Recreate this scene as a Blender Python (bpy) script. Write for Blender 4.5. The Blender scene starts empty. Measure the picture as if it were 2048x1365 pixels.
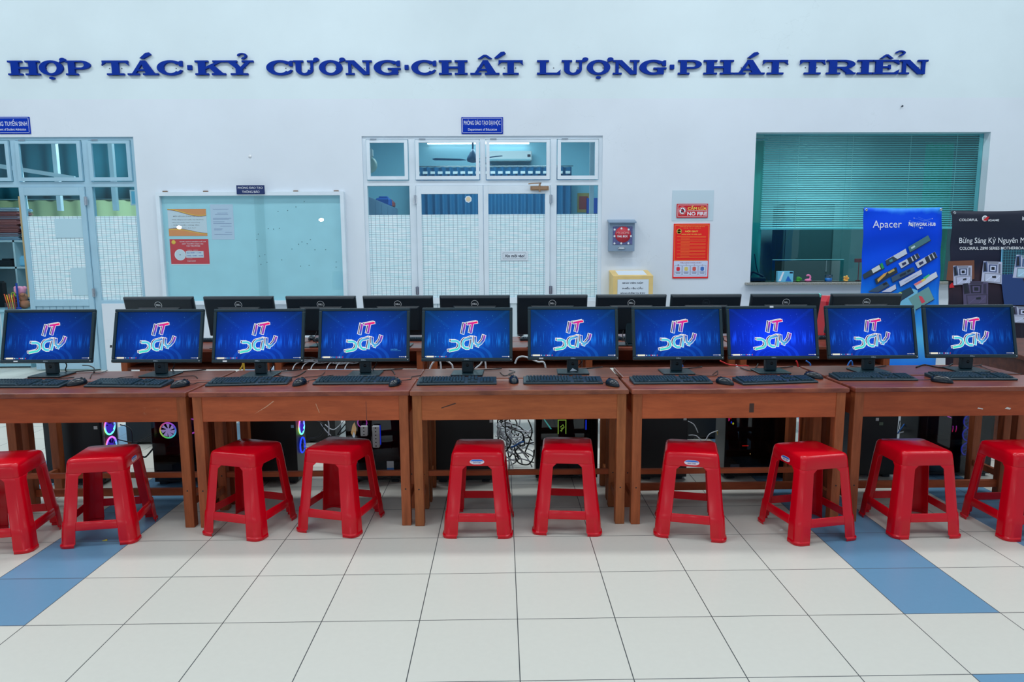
import bpy, math, random
from mathutils import Matrix, Vector
R = math.radians
PI = math.pi
sc = bpy.context.scene
COL = sc.collection
# ------------------------------------------------------------------ camera
CP, CYW, CR, CF, CH = .13317, .015022, .005111, 1345.5, 1.4968   # pitch, yaw, roll, focal (px at 2048), height
_cy, _sy, _cp, _sp = math.cos(CYW), math.sin(CYW), math.cos(CP), math.sin(CP)
FW = Vector((_sy*_cp, _cy*_cp, -_sp)); RT = Vector((_cy, -_sy, 0)); DN = FW.cross(RT)
_c, _s = math.cos(CR), math.sin(CR)
AX, AY = _c*RT + _s*DN, -_s*RT + _c*DN
cam_d = bpy.data.cameras.new('camera'); cam = bpy.data.objects.new('camera', cam_d); COL.objects.link(cam)
cam_d.sensor_width = 36; cam_d.lens = CF/2048*36; cam_d.clip_start = .05
m = Matrix((AX, -AY, -FW)).transposed().to_4x4(); m.translation = Vector((0, 0, CH))
cam.matrix_world = m
sc.camera = cam
def ray(u, v): return AX*((u-1024)/CF) + AY*((v-682.5)/CF) + FW
def atz(u, v, z): d = ray(u, v); return Vector((0, 0, CH)) + d*((z-CH)/d.z)
def aty(u, v, Y): d = ray(u, v); return Vector((0, 0, CH)) + d*(Y/d.y)
# ------------------------------------------------------------------ world, lights, exposure
sc.view_settings.view_transform = 'Standard'; sc.view_settings.look = 'None'
sc.view_settings.exposure = 0.0; sc.view_settings.gamma = 1.0
sc.view_settings.use_curve_mapping = False
w = bpy.data.worlds.new('daylight'); sc.world = w; w.use_nodes = True
w.node_tree.nodes['Background'].inputs[0].default_value = (.62, .80, 1.0, 1)
w.node_tree.nodes['Background'].inputs[1].default_value = .56
def area(name, loc, rot, sx, sy, power, col=(1, 1, 1), shape='RECTANGLE'):
    l = bpy.data.lights.new(name, 'AREA'); l.shape = shape; l.size = sx
    if shape in ('RECTANGLE', 'ELLIPSE'): l.size_y = sy
    l.energy = power; l.color = col
    o = bpy.data.objects.new(name, l); COL.objects.link(o); o.location = loc; o.rotation_euler = rot
    return o
for i, x in enumerate((-6.5, -2.2, 2.2, 6.5)):
    for j, (y, pw) in enumerate(((-1.0, 30), (2.6, 54), (6.0, 82))):
        area('hall_lamp', (x, y, 6.3), (0, 0, 0), 2.4, .5, pw, (.94, .985, 1.03))
# the four hall floodlights whose reflections show in the glass
for u, v in ((642.7, 440), (358, 455), (800.5, 448), (984.8, 451)):
    p = aty(u, v, 22.1)
    area('flood_lamp', (p.x, -5.0, p.z), (PI/2, 0, 0), .15, .10, 9, (1, 1, .97), 'ELLIPSE')
# office lamps
area('office_lamp', (-5.6, 10.6, 3.95), (0, 0, 0), 1.6, .8, 110, (.70, .93, 1))
area('office_lamp', (-.1, 11.6, 3.95), (0, 0, 0), 2.4, 1.2, 85, (.70, .93, 1))
area('office_lamp', (5.4, 11.0, 3.95), (0, 0, 0), 1.2, .6, 75, (.6, .95, 1))
# ------------------------------------------------------------------ helpers
def lin(c): return tuple(((x/255)/12.92 if x/255 <= .04045 else ((x/255+.055)/1.055)**2.4) for x in c)
def N(nt, t, **kw):
    n = nt.nodes.new(t)
    for k, v in kw.items(): setattr(n, k, v)
    return n
MATS = {}
def mat(name, rgb, rough=.5, metal=0., spec=.5, noise=0., nscale=8., bump=0., bscale=60., emit=None, estr=1., coat=0.):
    if name in MATS: return MATS[name]
    m = bpy.data.materials.new(name); m.use_nodes = True; nt = m.node_tree; b = nt.nodes['Principled BSDF']
    c = lin(rgb); b.inputs['Base Color'].default_value = (*c, 1)
    b.inputs['Roughness'].default_value = rough; b.inputs['Metallic'].default_value = metal
    b.inputs['Specular IOR Level'].default_value = spec; b.inputs['Coat Weight'].default_value = coat
    tc = None
    if noise or bump: tc = N(nt, 'ShaderNodeTexCoord')
    if noise:
        n = N(nt, 'ShaderNodeTexNoise'); n.inputs['Scale'].default_value = nscale; n.inputs['Detail'].default_value = 6
        nt.links.new(tc.outputs['Object'], n.inputs['Vector'])
        mr = N(nt, 'ShaderNodeMapRange'); mr.inputs[1].default_value = .3; mr.inputs[2].default_value = .7
        mr.inputs[3].default_value = 1-noise; mr.inputs[4].default_value = 1+noise
        nt.links.new(n.outputs['Fac'], mr.inputs[0])
        vm = N(nt, 'ShaderNodeVectorMath', operation='SCALE'); vm.inputs[0].default_value = c
        nt.links.new(mr.outputs[0], vm.inputs['Scale']); nt.links.new(vm.outputs[0], b.inputs['Base Color'])
    if bump:
        n = N(nt, 'ShaderNodeTexNoise'); n.inputs['Scale'].default_value = bscale; n.inputs['Detail'].default_value = 3
        nt.links.new(tc.outputs['Object'], n.inputs['Vector'])
        bp = N(nt, 'ShaderNodeBump'); bp.inputs['Strength'].default_value = bump; bp.inputs['Distance'].default_value = .002
        nt.links.new(n.outputs['Fac'], bp.inputs['Height']); nt.links.new(bp.outputs[0], b.inputs['Normal'])
    if emit:
        b.inputs['Emission Color'].default_value = (*lin(emit), 1); b.inputs['Emission Strength'].default_value = estr
    MATS[name] = m; return m
def glassm(name, tint, refl=1.0, rough=.0):
    if name in MATS: return MATS[name]
    m = bpy.data.materials.new(name); m.use_nodes = True; nt = m.node_tree; nt.nodes.clear()
    o = N(nt, 'ShaderNodeOutputMaterial'); mx = N(nt, 'ShaderNodeMixShader'); t = N(nt, 'ShaderNodeBsdfTransparent')
    t.inputs[0].default_value = (*tint, 1); g = N(nt, 'ShaderNodeBsdfGlossy'); g.inputs['Roughness'].default_value = rough
    ge = N(nt, 'ShaderNodeNewGeometry'); dp = N(nt, 'ShaderNodeVectorMath', operation='DOT_PRODUCT'); nt.links.new(ge.outputs['Normal'], dp.inputs[0]); nt.links.new(ge.outputs['Incoming'], dp.inputs[1])
    ab = N(nt, 'ShaderNodeMath', operation='ABSOLUTE'); nt.links.new(dp.outputs['Value'], ab.inputs[0]); om = N(nt, 'ShaderNodeMath', operation='SUBTRACT'); om.inputs[0].default_value = 1; nt.links.new(ab.outputs[0], om.inputs[1])
    pw = N(nt, 'ShaderNodeMath', operation='POWER'); pw.inputs[1].default_value = 5; nt.links.new(om.outputs[0], pw.inputs[0]); f = N(nt, 'ShaderNodeMath', operation='MULTIPLY_ADD'); f.inputs[1].default_value = .9; f.inputs[2].default_value = .045; nt.links.new(pw.outputs[0], f.inputs[0])
    ml = N(nt, 'ShaderNodeMath', operation='MULTIPLY'); ml.inputs[1].default_value = refl
    nt.links.new(f.outputs[0], ml.inputs[0]); nt.links.new(ml.outputs[0], mx.inputs[0])
    nt.links.new(t.outputs[0], mx.inputs[1]); nt.links.new(g.outputs[0], mx.inputs[2]); nt.links.new(mx.outputs[0], o.inputs[0])
    MATS[name] = m; return m

class MB:
    """collects shapes into ONE mesh"""
    def __init__(s): s.v = []; s.f = []; s.mi = []; s.ms = []; s.sm = []
    def _m(s, m):
        if m not in s.ms: s.ms.append(m)
        return s.ms.index(m)
    def add(s, vs, fs, m, smooth=False):
        o = len(s.v); k = s._m(m); s.v += [tuple(p) for p in vs]
        for f in fs: s.f.append(tuple(i+o for i in f)); s.mi.append(k); s.sm.append(smooth)
        return s
    def box(s, x0, x1, y0, y1, z0, z1, m, ch=0.):
        if ch <= 0:
            vs = [(x, y, z) for z in (z0, z1) for y in (y0, y1) for x in (x0, x1)]
            return s.add(vs, [(0, 2, 3, 1), (4, 5, 7, 6), (0, 1, 5, 4), (2, 6, 7, 3), (0, 4, 6, 2), (1, 3, 7, 5)], m)
        vs = []; c = ch
        for z, k in ((z0, c), (z0+c, 0), (z1-c, 0), (z1, c)):
            a0, a1, b0, b1 = x0+k, x1-k, y0+k, y1-k; q = c if k == 0 else 0
            vs += [(a0+q, b0, z), (a1-q, b0, z), (a1, b0+q, z), (a1, b1-q, z), (a1-q, b1, z), (a0+q, b1, z), (a0, b1-q, z), (a0, b0+q, z)] if q else \
                  [(a0+.001, b0, z), (a1-.001, b0, z), (a1, b0+.001, z), (a1, b1-.001, z), (a1-.001, b1, z), (a0+.001, b1, z), (a0, b1-.001, z), (a0, b0+.001, z)]
        fs = [tuple(range(7, -1, -1)), tuple(range(24, 32))]
        for l in range(3):
            for i in range(8): fs.append((l*8+i, l*8+(i+1) % 8, l*8+8+(i+1) % 8, l*8+8+i))
        return s.add(vs, fs, m)
    def prism(s, poly, y0, y1, m):
        """poly in (x,z), extruded along y from y0 (front) to y1"""
        n = len(poly); a = sum(poly[i][0]*poly[(i+1) % n][1]-poly[(i+1) % n][0]*poly[i][1] for i in range(n))
        if a < 0: poly = poly[::-1]
        vs = [(x, y0, z) for x, z in poly]+[(x, y1, z) for x, z in poly]
        fs = [tuple(range(n)), tuple(range(2*n-1, n-1, -1))]+[(i, i+n, (i+1) % n+n, (i+1) % n) for i in range(n)]
        return s.add(vs, fs, m)
    def flat(s, poly, y, m):
        n = len(poly); a = sum(poly[i][0]*poly[(i+1) % n][1]-poly[(i+1) % n][0]*poly[i][1] for i in range(n))
        if a < 0: poly = poly[::-1]
        return s.add([(x, y, z) for x, z in poly], [tuple(range(n))], m)
    def hull(s, a, b, m):
        """two matching loops joined and capped"""
        n = len(a); return s.add(list(a)+list(b), [tuple(range(n-1, -1, -1)), tuple(range(n, 2*n))]+[(i, (i+1) % n, (i+1) % n+n, i+n) for i in range(n)], m)
    def cyl(s, p, q, r, m, r2=None, n=16, smooth=True):
        p, q = Vector(p), Vector(q); d = (q-p).normalized(); a = d.orthogonal().normalized(); b = d.cross(a); r2 = r if r2 is None else r2
        vs = [p+(a*math.cos(t)+b*math.sin(t))*r for t in [2*PI*i/n for i in range(n)]]+[q+(a*math.cos(t)+b*math.sin(t))*r2 for t in [2*PI*i/n for i in range(n)]]
        s.add(vs, [(i, (i+1) % n, (i+1) % n+n, i+n) for i in range(n)], m, smooth)
        return s.add(vs, [tuple(range(n-1, -1, -1)), tuple(range(n, 2*n))], m)
    def tube(s, pts, r, m, n=6, closed=False):
        P = [Vector(p) for p in pts]; k = len(P); vs = []; up = None
        for i in range(k):
            d = (P[(i+1) % k]-P[i-1]) if closed else (P[min(i+1, k-1)]-P[max(i-1, 0)])
            d = d.normalized() if d.length > 1e-9 else Vector((0, 0, 1))
            if up is None: up = d.orthogonal().normalized()
            up = (up-d*up.dot(d)); up = up.normalized() if up.length > 1e-6 else d.orthogonal().normalized()
            b = d.cross(up)
            vs += [P[i]+(up*math.cos(2*PI*j/n)+b*math.sin(2*PI*j/n))*r for j in range(n)]
        fs = []
        for i in range(k if closed else k-1):
            for j in range(n): a, b2 = i*n, ((i+1) % k)*n; fs.append((a+j, a+(j+1) % n, b2+(j+1) % n, b2+j))
        if not closed: fs += [tuple(range(n-1, -1, -1)), tuple((k-1)*n+j for j in range(n))]
        return s.add(vs, fs, m, True)
    def lathe(s, prof, c, m, n=24, axis='z'):
        vs = []
        for r, h in prof:
            for i in range(n):
                a = 2*PI*i/n; x, y = r*math.cos(a), r*math.sin(a)
                p = (c[0]+x, c[1]+y, c[2]+h) if axis == 'z' else (c[0]+x, c[1]+h, c[2]+y)
                vs.append(p)
        fs = []
        for j in range(len(prof)-1):
            for i in range(n): fs.append((j*n+i, j*n+(i+1) % n, (j+1)*n+(i+1) % n, (j+1)*n+i))
        fs += [tuple(range(n-1, -1, -1)), tuple((len(prof)-1)*n+i for i in range(n))]
        return s.add(vs, fs, m, True)
    def ball(s, c, rx, ry, rz, m, n=14, k=9, half=False):
        lo = 0 if half else -PI/2; prof = []
        vs = []; fs = []
        for j in range(k+1):
            t = lo+(PI/2-lo)*j/k
            for i in range(n):
                a = 2*PI*i/n; q = max(math.cos(t), .001)
                vs.append((c[0]+rx*q*math.cos(a), c[1]+ry*q*math.sin(a), c[2]+rz*math.sin(t)))
        for j in range(k):
            for i in range(n): fs.append((j*n+i, j*n+(i+1) % n, (j+1)*n+(i+1) % n, (j+1)*n+i))
        fs += [tuple(range(n-1, -1, -1))]
        return s.add(vs, fs, m, True)
    def ribbon(s, pts, wd, y, m, closed=False):
        """flat stroke in the xz plane, facing -y"""
        P = [Vector((p[0], p[1])) for p in pts]; k = len(P); L = []; Rr = []
        for i in range(k):
            d0 = (P[i]-P[i-1]).normalized() if i > 0 else None; d1 = (P[i+1]-P[i]).normalized() if i < k-1 else None
            d = (d0+d1) if d0 and d1 else (d0 or d1); d = d.normalized() if d.length > 1e-6 else d1
            nn = Vector((-d.y, d.x)); sc_ = 1.0
            if d0 and d1: sc_ = 1/max(.5, nn.dot(Vector((-d1.y, d1.x))))
            L.append(P[i]+nn*wd/2*sc_); Rr.append(P[i]-nn*wd/2*sc_)
        vs = [(p.x, y, p.y) for p in L+Rr]
        return s.add(vs, [(k+i, k+i+1, i+1, i) for i in range(k-1)], m)
    def text(s, body, x0, x1, z0, z1, y, m, bold=0., ext=0., keep=False):
        """lettering facing -y, fitted into the box"""
        vs, fs = text_data(body, bold); xs = [p[0] for p in vs]; ys = [p[1] for p in vs]
        if not xs: return s
        a, b, c, d = min(xs), max(xs), min(ys), max(ys); kx = (x1-x0)/(b-a); kz = (z1-z0)/(d-c)
        if keep: kx = kz = min(kx, kz)
        cx, cz = (x0+x1)/2, (z0+z1)/2
        pts = [(cx+(p[0]-(a+b)/2)*kx, y, cz+(p[1]-(c+d)/2)*kz) for p in vs]
        return s.add(pts, fs, m)
    def build(s, name, parent=None, loc=None, rot=None, smooth_angle=None, bevel=0.):
        me = bpy.data.meshes.new(name); me.from_pydata(s.v, [], s.f)
        for q in s.ms: me.materials.append(q)
        me.polygons.foreach_set('material_index', s.mi); me.polygons.foreach_set('use_smooth', [bool(x) or smooth_angle is not None for x in s.sm])
        me.update()
        if smooth_angle is not None: me.set_sharp_from_angle(angle=R(smooth_angle))
        o = bpy.data.objects.new(name, me); COL.objects.link(o)
        if parent: o.parent = parent
        if loc: o.location = loc
        if rot: o.rotation_euler = rot
        if bevel:
            b = o.modifiers.new('bevel', 'BEVEL'); b.width = bevel; b.segments = 2; b.limit_method = 'ANGLE'; b.angle_limit = R(40)
        return o
_TX = {}
def text_data(body, bold=0.):
    k = (body, bold)
    if k not in _TX:
        cu = bpy.data.curves.new('t', 'FONT'); cu.body = body; cu.offset = bold; cu.resolution_u = 3
        o = bpy.data.objects.new('t', cu); me = bpy.data.meshes.new_from_object(o)
        vs = [tuple(v.co) for v in me.vertices]; fs = []
        for p in me.polygons:
            f = tuple(p.vertices); fs.append(f if p.normal.z >= 0 else f[::-1])
        _TX[k] = (vs, fs); bpy.data.objects.remove(o); bpy.data.meshes.remove(me); bpy.data.curves.remove(cu)
    return _TX[k]
def tag(o, label=None, cat=None, group=None, kind=None):
    if label: o['label'] = label
    if cat: o['category'] = cat
    if group: o['group'] = group
    if kind: o['kind'] = kind
    return o
def thing(name, label, cat, loc=(0, 0, 0), rz=0., group=None):
    o = bpy.data.objects.new(name, None); COL.objects.link(o); o.location = loc; o.rotation_euler = (0, 0, rz); o.empty_display_size = .1
    return tag(o, label, cat, group)
def sroot(name, loc=(0, 0, 0)):
    o = bpy.data.objects.new(name, None); COL.objects.link(o); o.location = loc; return tag(o, kind='structure')
def dup(root, loc, rz, label=None, group=None):
    r = root.copy(); COL.objects.link(r); r.location = loc; r.rotation_euler = (0, 0, rz)
    if label: r['label'] = label
    if group: r['group'] = group
    for ch in list(root.children):
        c = ch.copy(); COL.objects.link(c); c.parent = r
        for g in list(ch.children):
            d = g.copy(); COL.objects.link(d); d.parent = c
    return r
def kids(o): return list(o.children)+[g for c in o.children for g in c.children]
def spline(P, k=6, closed=False):
    P = [Vector(p) for p in P]; n = len(P); out = []
    for i in range(n if closed else n-1):
        a, b, c, d = (P[(i-1) % n], P[i], P[(i+1) % n], P[(i+2) % n]) if closed else (P[max(i-1, 0)], P[i], P[i+1], P[min(i+2, n-1)])
        for j in range(k):
            t = j/k; out.append(.5*((2*b)+(c-a)*t+(2*a-5*b+4*c-d)*t*t+(3*b-a-3*c+d)*t**3))
    if not closed: out.append(P[-1])
    return out
ORD = ['first', 'second', 'third', 'fourth', 'fifth', 'sixth', 'seventh', 'eighth', 'ninth', 'tenth']
rnd = random.Random(7)
# ------------------------------------------------------------------ materials
def wood(name, c1, c2, rough, stretch, coat=0., wear=0., wearc=(190, 140, 110)):
    m = bpy.data.materials.new(name); m.use_nodes = True; nt = m.node_tree; b = nt.nodes['Principled BSDF']; MATS[name] = m
    tc = N(nt, 'ShaderNodeTexCoord'); mp = N(nt, 'ShaderNodeMapping'); mp.inputs['Scale'].default_value = stretch
    oi = N(nt, 'ShaderNodeObjectInfo'); ad = N(nt, 'ShaderNodeVectorMath', operation='ADD')
    nt.links.new(tc.outputs['Object'], ad.inputs[0]); nt.links.new(oi.outputs['Random'], ad.inputs[1])
    nt.links.new(ad.outputs[0], mp.inputs[0])
    n = N(nt, 'ShaderNodeTexNoise'); n.inputs['Scale'].default_value = 6; n.inputs['Detail'].default_value = 8; n.inputs['Roughness'].default_value = .65
    nt.links.new(mp.outputs[0], n.inputs['Vector'])
    cr = N(nt, 'ShaderNodeValToRGB'); cr.color_ramp.elements[0].position = .32; cr.color_ramp.elements[1].position = .7
    cr.color_ramp.elements[0].color = (*lin(c1), 1); cr.color_ramp.elements[1].color = (*lin(c2), 1)
    nt.links.new(n.outputs['Fac'], cr.inputs[0])
    mul = N(nt, 'ShaderNodeMix', data_type='RGBA', blend_type='MULTIPLY'); mul.inputs[0].default_value = 1
    nt.links.new(cr.outputs[0], mul.inputs[6]); nt.links.new(oi.outputs['Color'], mul.inputs[7])
    out = mul.outputs[2]
    if wear:
        n2 = N(nt, 'ShaderNodeTexNoise'); n2.inputs['Scale'].default_value = 13; n2.inputs['Detail'].default_value = 10; n2.inputs['Roughness'].default_value = .75
        nt.links.new(ad.outputs[0], n2.inputs['Vector'])
        r2 = N(nt, 'ShaderNodeMapRange'); r2.inputs[1].default_value = .66; r2.inputs[2].default_value = .74; r2.inputs[4].default_value = wear
        nt.links.new(n2.outputs['Fac'], r2.inputs[0])
        mx = N(nt, 'ShaderNodeMix', data_type='RGBA'); nt.links.new(r2.outputs[0], mx.inputs[0]); nt.links.new(out, mx.inputs[6])
        mx.inputs[7].default_value = (*lin(wearc), 1); out = mx.outputs[2]
    nt.links.new(out, b.inputs['Base Color']); b.inputs['Specular IOR Level'].default_value = .3; b.inputs['Roughness'].default_value = rough; b.inputs['Coat Weight'].default_value = coat
    b.inputs['Coat Roughness'].default_value = .25
    return m
M_APR = wood('varnished_wood', (160, 78, 46), (190, 98, 58), .6, (.8, 2, 5), wear=.55)
M_TOP = wood('desk_top_wood', (104, 50, 38), (160, 88, 62), .32, (1.2, 9, 3), coat=.25, wear=.5, wearc=(196, 150, 140))
M_LEG = wood('leg_wood', (140, 76, 44), (178, 100, 60), .55, (6, 6, .8), wear=.5)
M_DARKW = wood('dark_wood', (70, 36, 26), (112, 62, 44), .5, (2, 4, 4))
M_RED = mat('red_plastic', (212, 0, 26), rough=.22, spec=.42, noise=.05, nscale=5)
M_BLK = mat('black_plastic', (8, 30, 42), rough=.38, bump=.15, bscale=900)
M_BEZ = mat('bezel_plastic', (18, 46, 56), rough=.34, bump=.1, bscale=900)
M_KEY = mat('key_plastic', (20, 44, 54), rough=.42)
M_CASE = mat('case_steel', (8, 14, 20), rough=.45)
M_WHT = mat('white_plastic', (226, 230, 232), rough=.4)
M_PAPER = mat('paper', (214, 226, 236), rough=.7)
M_INK = mat('print_ink', (24, 34, 60), rough=.6)
M_WHINK = mat('white_ink', (236, 240, 246), rough=.5)
M_BLUE = mat('letter_blue', (0, 46, 146), rough=.5, spec=.12)
M_BLUED = mat('plaque_blue', (2, 50, 170), rough=.5, spec=.12)
M_ALU = mat('door_aluminium', (218, 231, 240), rough=.42, noise=.06, nscale=3)
M_ALUB = mat('door_aluminium_blue', (160, 198, 216), rough=.4, noise=.06, nscale=3)
M_ALUW = mat('panel_white', (200, 216, 224), rough=.45, noise=.05, nscale=2)
M_CHROME = mat('chrome', (200, 205, 210), rough=.18, metal=1)
M_BRASS = mat('bronze_metal', (176, 140, 110), rough=.35, metal=.8)
M_GLASS = glassm('clear_glass', (.90, .97, .98), .8)
M_GLASSG = glassm('green_glass', (.66, .90, .91), .8)
M_GLASSB = glassm('board_glass', (.955, .985, .985), 1.0)
M_GLASSC = glassm('case_glass', (.5, .55, .6), .9)
M_CBLK = mat('cable_black', (10, 12, 16), rough=.45)
M_CWHT = mat('cable_white', (214, 220, 226), rough=.5)
M_CBLUE = mat('cable_blue', (30, 110, 200), rough=.5)
M_CRED = mat('cable_red', (210, 30, 30), rough=.5)
mat('box_red', (200, 14, 36), rough=.4)
M_YEL = mat('cable_yellow', (230, 190, 60), rough=.5)

# wall paint: cyan band above a lower lilac-white coat
M_WALL = bpy.data.materials.new('wall_paint'); M_WALL.use_nodes = True
nt = M_WALL.node_tree; b = nt.nodes['Principled BSDF']; b.inputs['Roughness'].default_value = .55
tc = N(nt, 'ShaderNodeTexCoord'); sx = N(nt, 'ShaderNodeSeparateXYZ'); nt.links.new(tc.outputs['Object'], sx.inputs[0])
n1 = N(nt, 'ShaderNodeTexNoise'); n1.inputs['Scale'].default_value = 1.1; n1.inputs['Detail'].default_value = 8; nt.links.new(tc.outputs['Object'], n1.inputs['Vector'])
st = N(nt, 'ShaderNodeMapRange'); st.inputs[1].default_value = 3.352; st.inputs[2].default_value = 3.362; nt.links.new(sx.outputs[2], st.inputs[0])
mx = N(nt, 'ShaderNodeMix', data_type='RGBA'); nt.links.new(st.outputs[0], mx.inputs[0])
mx.inputs[6].default_value = (*lin((220, 229, 237)), 1); mx.inputs[7].default_value = (*lin((217, 232, 236)), 1)
mr = N(nt, 'ShaderNodeMapRange'); mr.inputs[1].default_value = .3; mr.inputs[2].default_value = .7; mr.inputs[3].default_value = .96; mr.inputs[4].default_value = 1.03
nt.links.new(n1.outputs['Fac'], mr.inputs[0])
vm = N(nt, 'ShaderNodeVectorMath', operation='SCALE'); nt.links.new(mx.outputs[2], vm.inputs[0]); nt.links.new(mr.outputs[0], vm.inputs['Scale'])
# hairline cracks in the plaster
vo = N(nt, 'ShaderNodeTexVoronoi', feature='DISTANCE_TO_EDGE'); vo.inputs['Scale'].default_value = .8
n3 = N(nt, 'ShaderNodeTexNoise'); n3.inputs['Scale'].default_value = 3; n3.inputs['Detail'].default_value = 6; nt.links.new(tc.outputs['Object'], n3.inputs['Vector'])
va = N(nt, 'ShaderNodeVectorMath', operation='ADD'); nt.links.new(tc.outputs['Object'], va.inputs[0]); nt.links.new(n3.outputs['Color'], va.inputs[1]); nt.links.new(va.outputs[0], vo.inputs['Vector'])
ck = N(nt, 'ShaderNodeMapRange'); ck.inputs[1].default_value = 0; ck.inputs[2].default_value = .004; ck.inputs[3].default_value = 1; ck.inputs[4].default_value = 0; nt.links.new(vo.outputs[0], ck.inputs[0])
n4 = N(nt, 'ShaderNodeTexNoise'); n4.inputs['Scale'].default_value = .9; nt.links.new(tc.outputs['Object'], n4.inputs['Vector'])
ck2 = N(nt, 'ShaderNodeMapRange'); ck2.inputs[1].default_value = .56; ck2.inputs[2].default_value = .62; ck2.inputs[4].default_value = .12; nt.links.new(n4.outputs['Fac'], ck2.inputs[0])
mm = N(nt, 'ShaderNodeMath', operation='MULTIPLY'); nt.links.new(ck.outputs[0], mm.inputs[0]); nt.links.new(ck2.outputs[0], mm.inputs[1])
mx2 = N(nt, 'ShaderNodeMix', data_type='RGBA'); nt.links.new(mm.outputs[0], mx2.inputs[0]); nt.links.new(vm.outputs[0], mx2.inputs[6]); mx2.inputs[7].default_value = (*lin((120, 140, 140)), 1)
nt.links.new(mx2.outputs[2], b.inputs['Base Color'])

# floor tiles .4 m with grout, blue runs
M_FLOOR = bpy.data.materials.new('floor_tiles'); M_FLOOR.use_nodes = True
nt = M_FLOOR.node_tree; b = nt.nodes['Principled BSDF']
tc = N(nt, 'ShaderNodeTexCoord'); sx = N(nt, 'ShaderNodeSeparateXYZ'); nt.links.new(tc.outputs['Object'], sx.inputs[0])
def mth(op, a, b_=None, c_=None):
    n = N(nt, 'ShaderNodeMath', operation=op)
    for i, q in enumerate((a, b_, c_)):
        if q is None: continue
        if isinstance(q, (int, float)): n.inputs[i].default_value = q
        else: nt.links.new(q, n.inputs[i])
    return n.outputs[0]
gi = mth('DIVIDE', mth('SUBTRACT', sx.outputs[0], .0554), .4); gj = mth('DIVIDE', mth('SUBTRACT', sx.outputs[1], 2.581), .4)
def near(g):
    f = mth('FRACT', g); return mth('MINIMUM', f, mth('SUBTRACT', 1, f))
gr = mth('LESS_THAN', mth('MINIMUM', near(gi), near(gj)), .0048)
def band(g, a, b_): return mth('MULTIPLY', mth('GREATER_THAN', g, a), mth('LESS_THAN', g, b_))
blue = band(gi, 4, 5)
for a_ in (-6, 6.45, -8.45): blue = mth('ADD', blue, band(gi, a_, a_+1))
blue = mth('MULTIPLY', blue, mth('SUBTRACT', 1, band(gj, -1, 0)))
ci = N(nt, 'ShaderNodeCombineXYZ'); nt.links.new(mth('FLOOR', gi), ci.inputs[0]); nt.links.new(mth('FLOOR', gj), ci.inputs[1])
wn = N(nt, 'ShaderNodeTexWhiteNoise'); nt.links.new(ci.outputs[0], wn.inputs['Vector'])
nz = N(nt, 'ShaderNodeTexNoise'); nz.inputs['Scale'].default_value = 40; nz.inputs['Detail'].default_value = 5; nt.links.new(tc.outputs['Object'], nz.inputs['Vector'])
m1 = N(nt, 'ShaderNodeMix', data_type='RGBA'); nt.links.new(blue, m1.inputs[0])
m1.inputs[6].default_value = (*lin((216, 214, 203)), 1); m1.inputs[7].default_value = (*lin((106, 152, 184)), 1)
v1 = N(nt, 'ShaderNodeVectorMath', operation='SCALE'); nt.links.new(m1.outputs[2], v1.inputs[0])
nt.links.new(mth('ADD', mth('MULTIPLY', wn.outputs['Value'], .035), mth('ADD', mth('MULTIPLY', nz.outputs['Fac'], .06), .94)), v1.inputs['Scale'])
m2 = N(nt, 'ShaderNodeMix', data_type='RGBA'); nt.links.new(gr, m2.inputs[0]); nt.links.new(v1.outputs[0], m2.inputs[6]); m2.inputs[7].default_value = (*lin((70, 74, 76)), 1)
nt.links.new(m2.outputs[2], b.inputs['Base Color']); b.inputs['Roughness'].default_value = .33; b.inputs['Specular IOR Level'].default_value = .4

# woven frosted film on the glass: pale ground, fine horizontal threads and dark grid lines
M_FILM = bpy.data.materials.new('frosted_film'); M_FILM.use_nodes = True
nt = M_FILM.node_tree; b = nt.nodes['Principled BSDF']
tc = N(nt, 'ShaderNodeTexCoord'); sx = N(nt, 'ShaderNodeSeparateXYZ'); nt.links.new(tc.outputs['Object'], sx.inputs[0])
vx = mth('LESS_THAN', near(mth('DIVIDE', sx.outputs[0], .0545)), .045)
hz = mth('LESS_THAN', near(mth('DIVIDE', sx.outputs[2], .0285)), .085)
mpn = N(nt, 'ShaderNodeMapping'); mpn.inputs['Scale'].default_value = (4, 4, 55); nt.links.new(tc.outputs['Object'], mpn.inputs[0])
nz = N(nt, 'ShaderNodeTexNoise'); nz.inputs['Scale'].default_value = 1.6; nz.inputs['Detail'].default_value = 4; nt.links.new(mpn.outputs[0], nz.inputs['Vector'])
cr = N(nt, 'ShaderNodeValToRGB'); cr.color_ramp.elements[0].position = .3; cr.color_ramp.elements[0].color = (*lin((190, 232, 240)), 1)
cr.color_ramp.elements[1].position = .66; cr.color_ramp.elements[1].color = (*lin((238, 250, 255)), 1); nt.links.new(nz.outputs['Fac'], cr.inputs[0])
m1 = N(nt, 'ShaderNodeMix', data_type='RGBA'); nt.links.new(mth('MULTIPLY', mth('MAXIMUM', vx, mth('MULTIPLY', hz, .6)), .72), m1.inputs[0])
nt.links.new(cr.outputs[0], m1.inputs[6]); m1.inputs[7].default_value = (*lin((34, 88, 120)), 1)
nt.links.new(m1.outputs[2], b.inputs['Base Color']); b.inputs['Roughness'].default_value = .4

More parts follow.
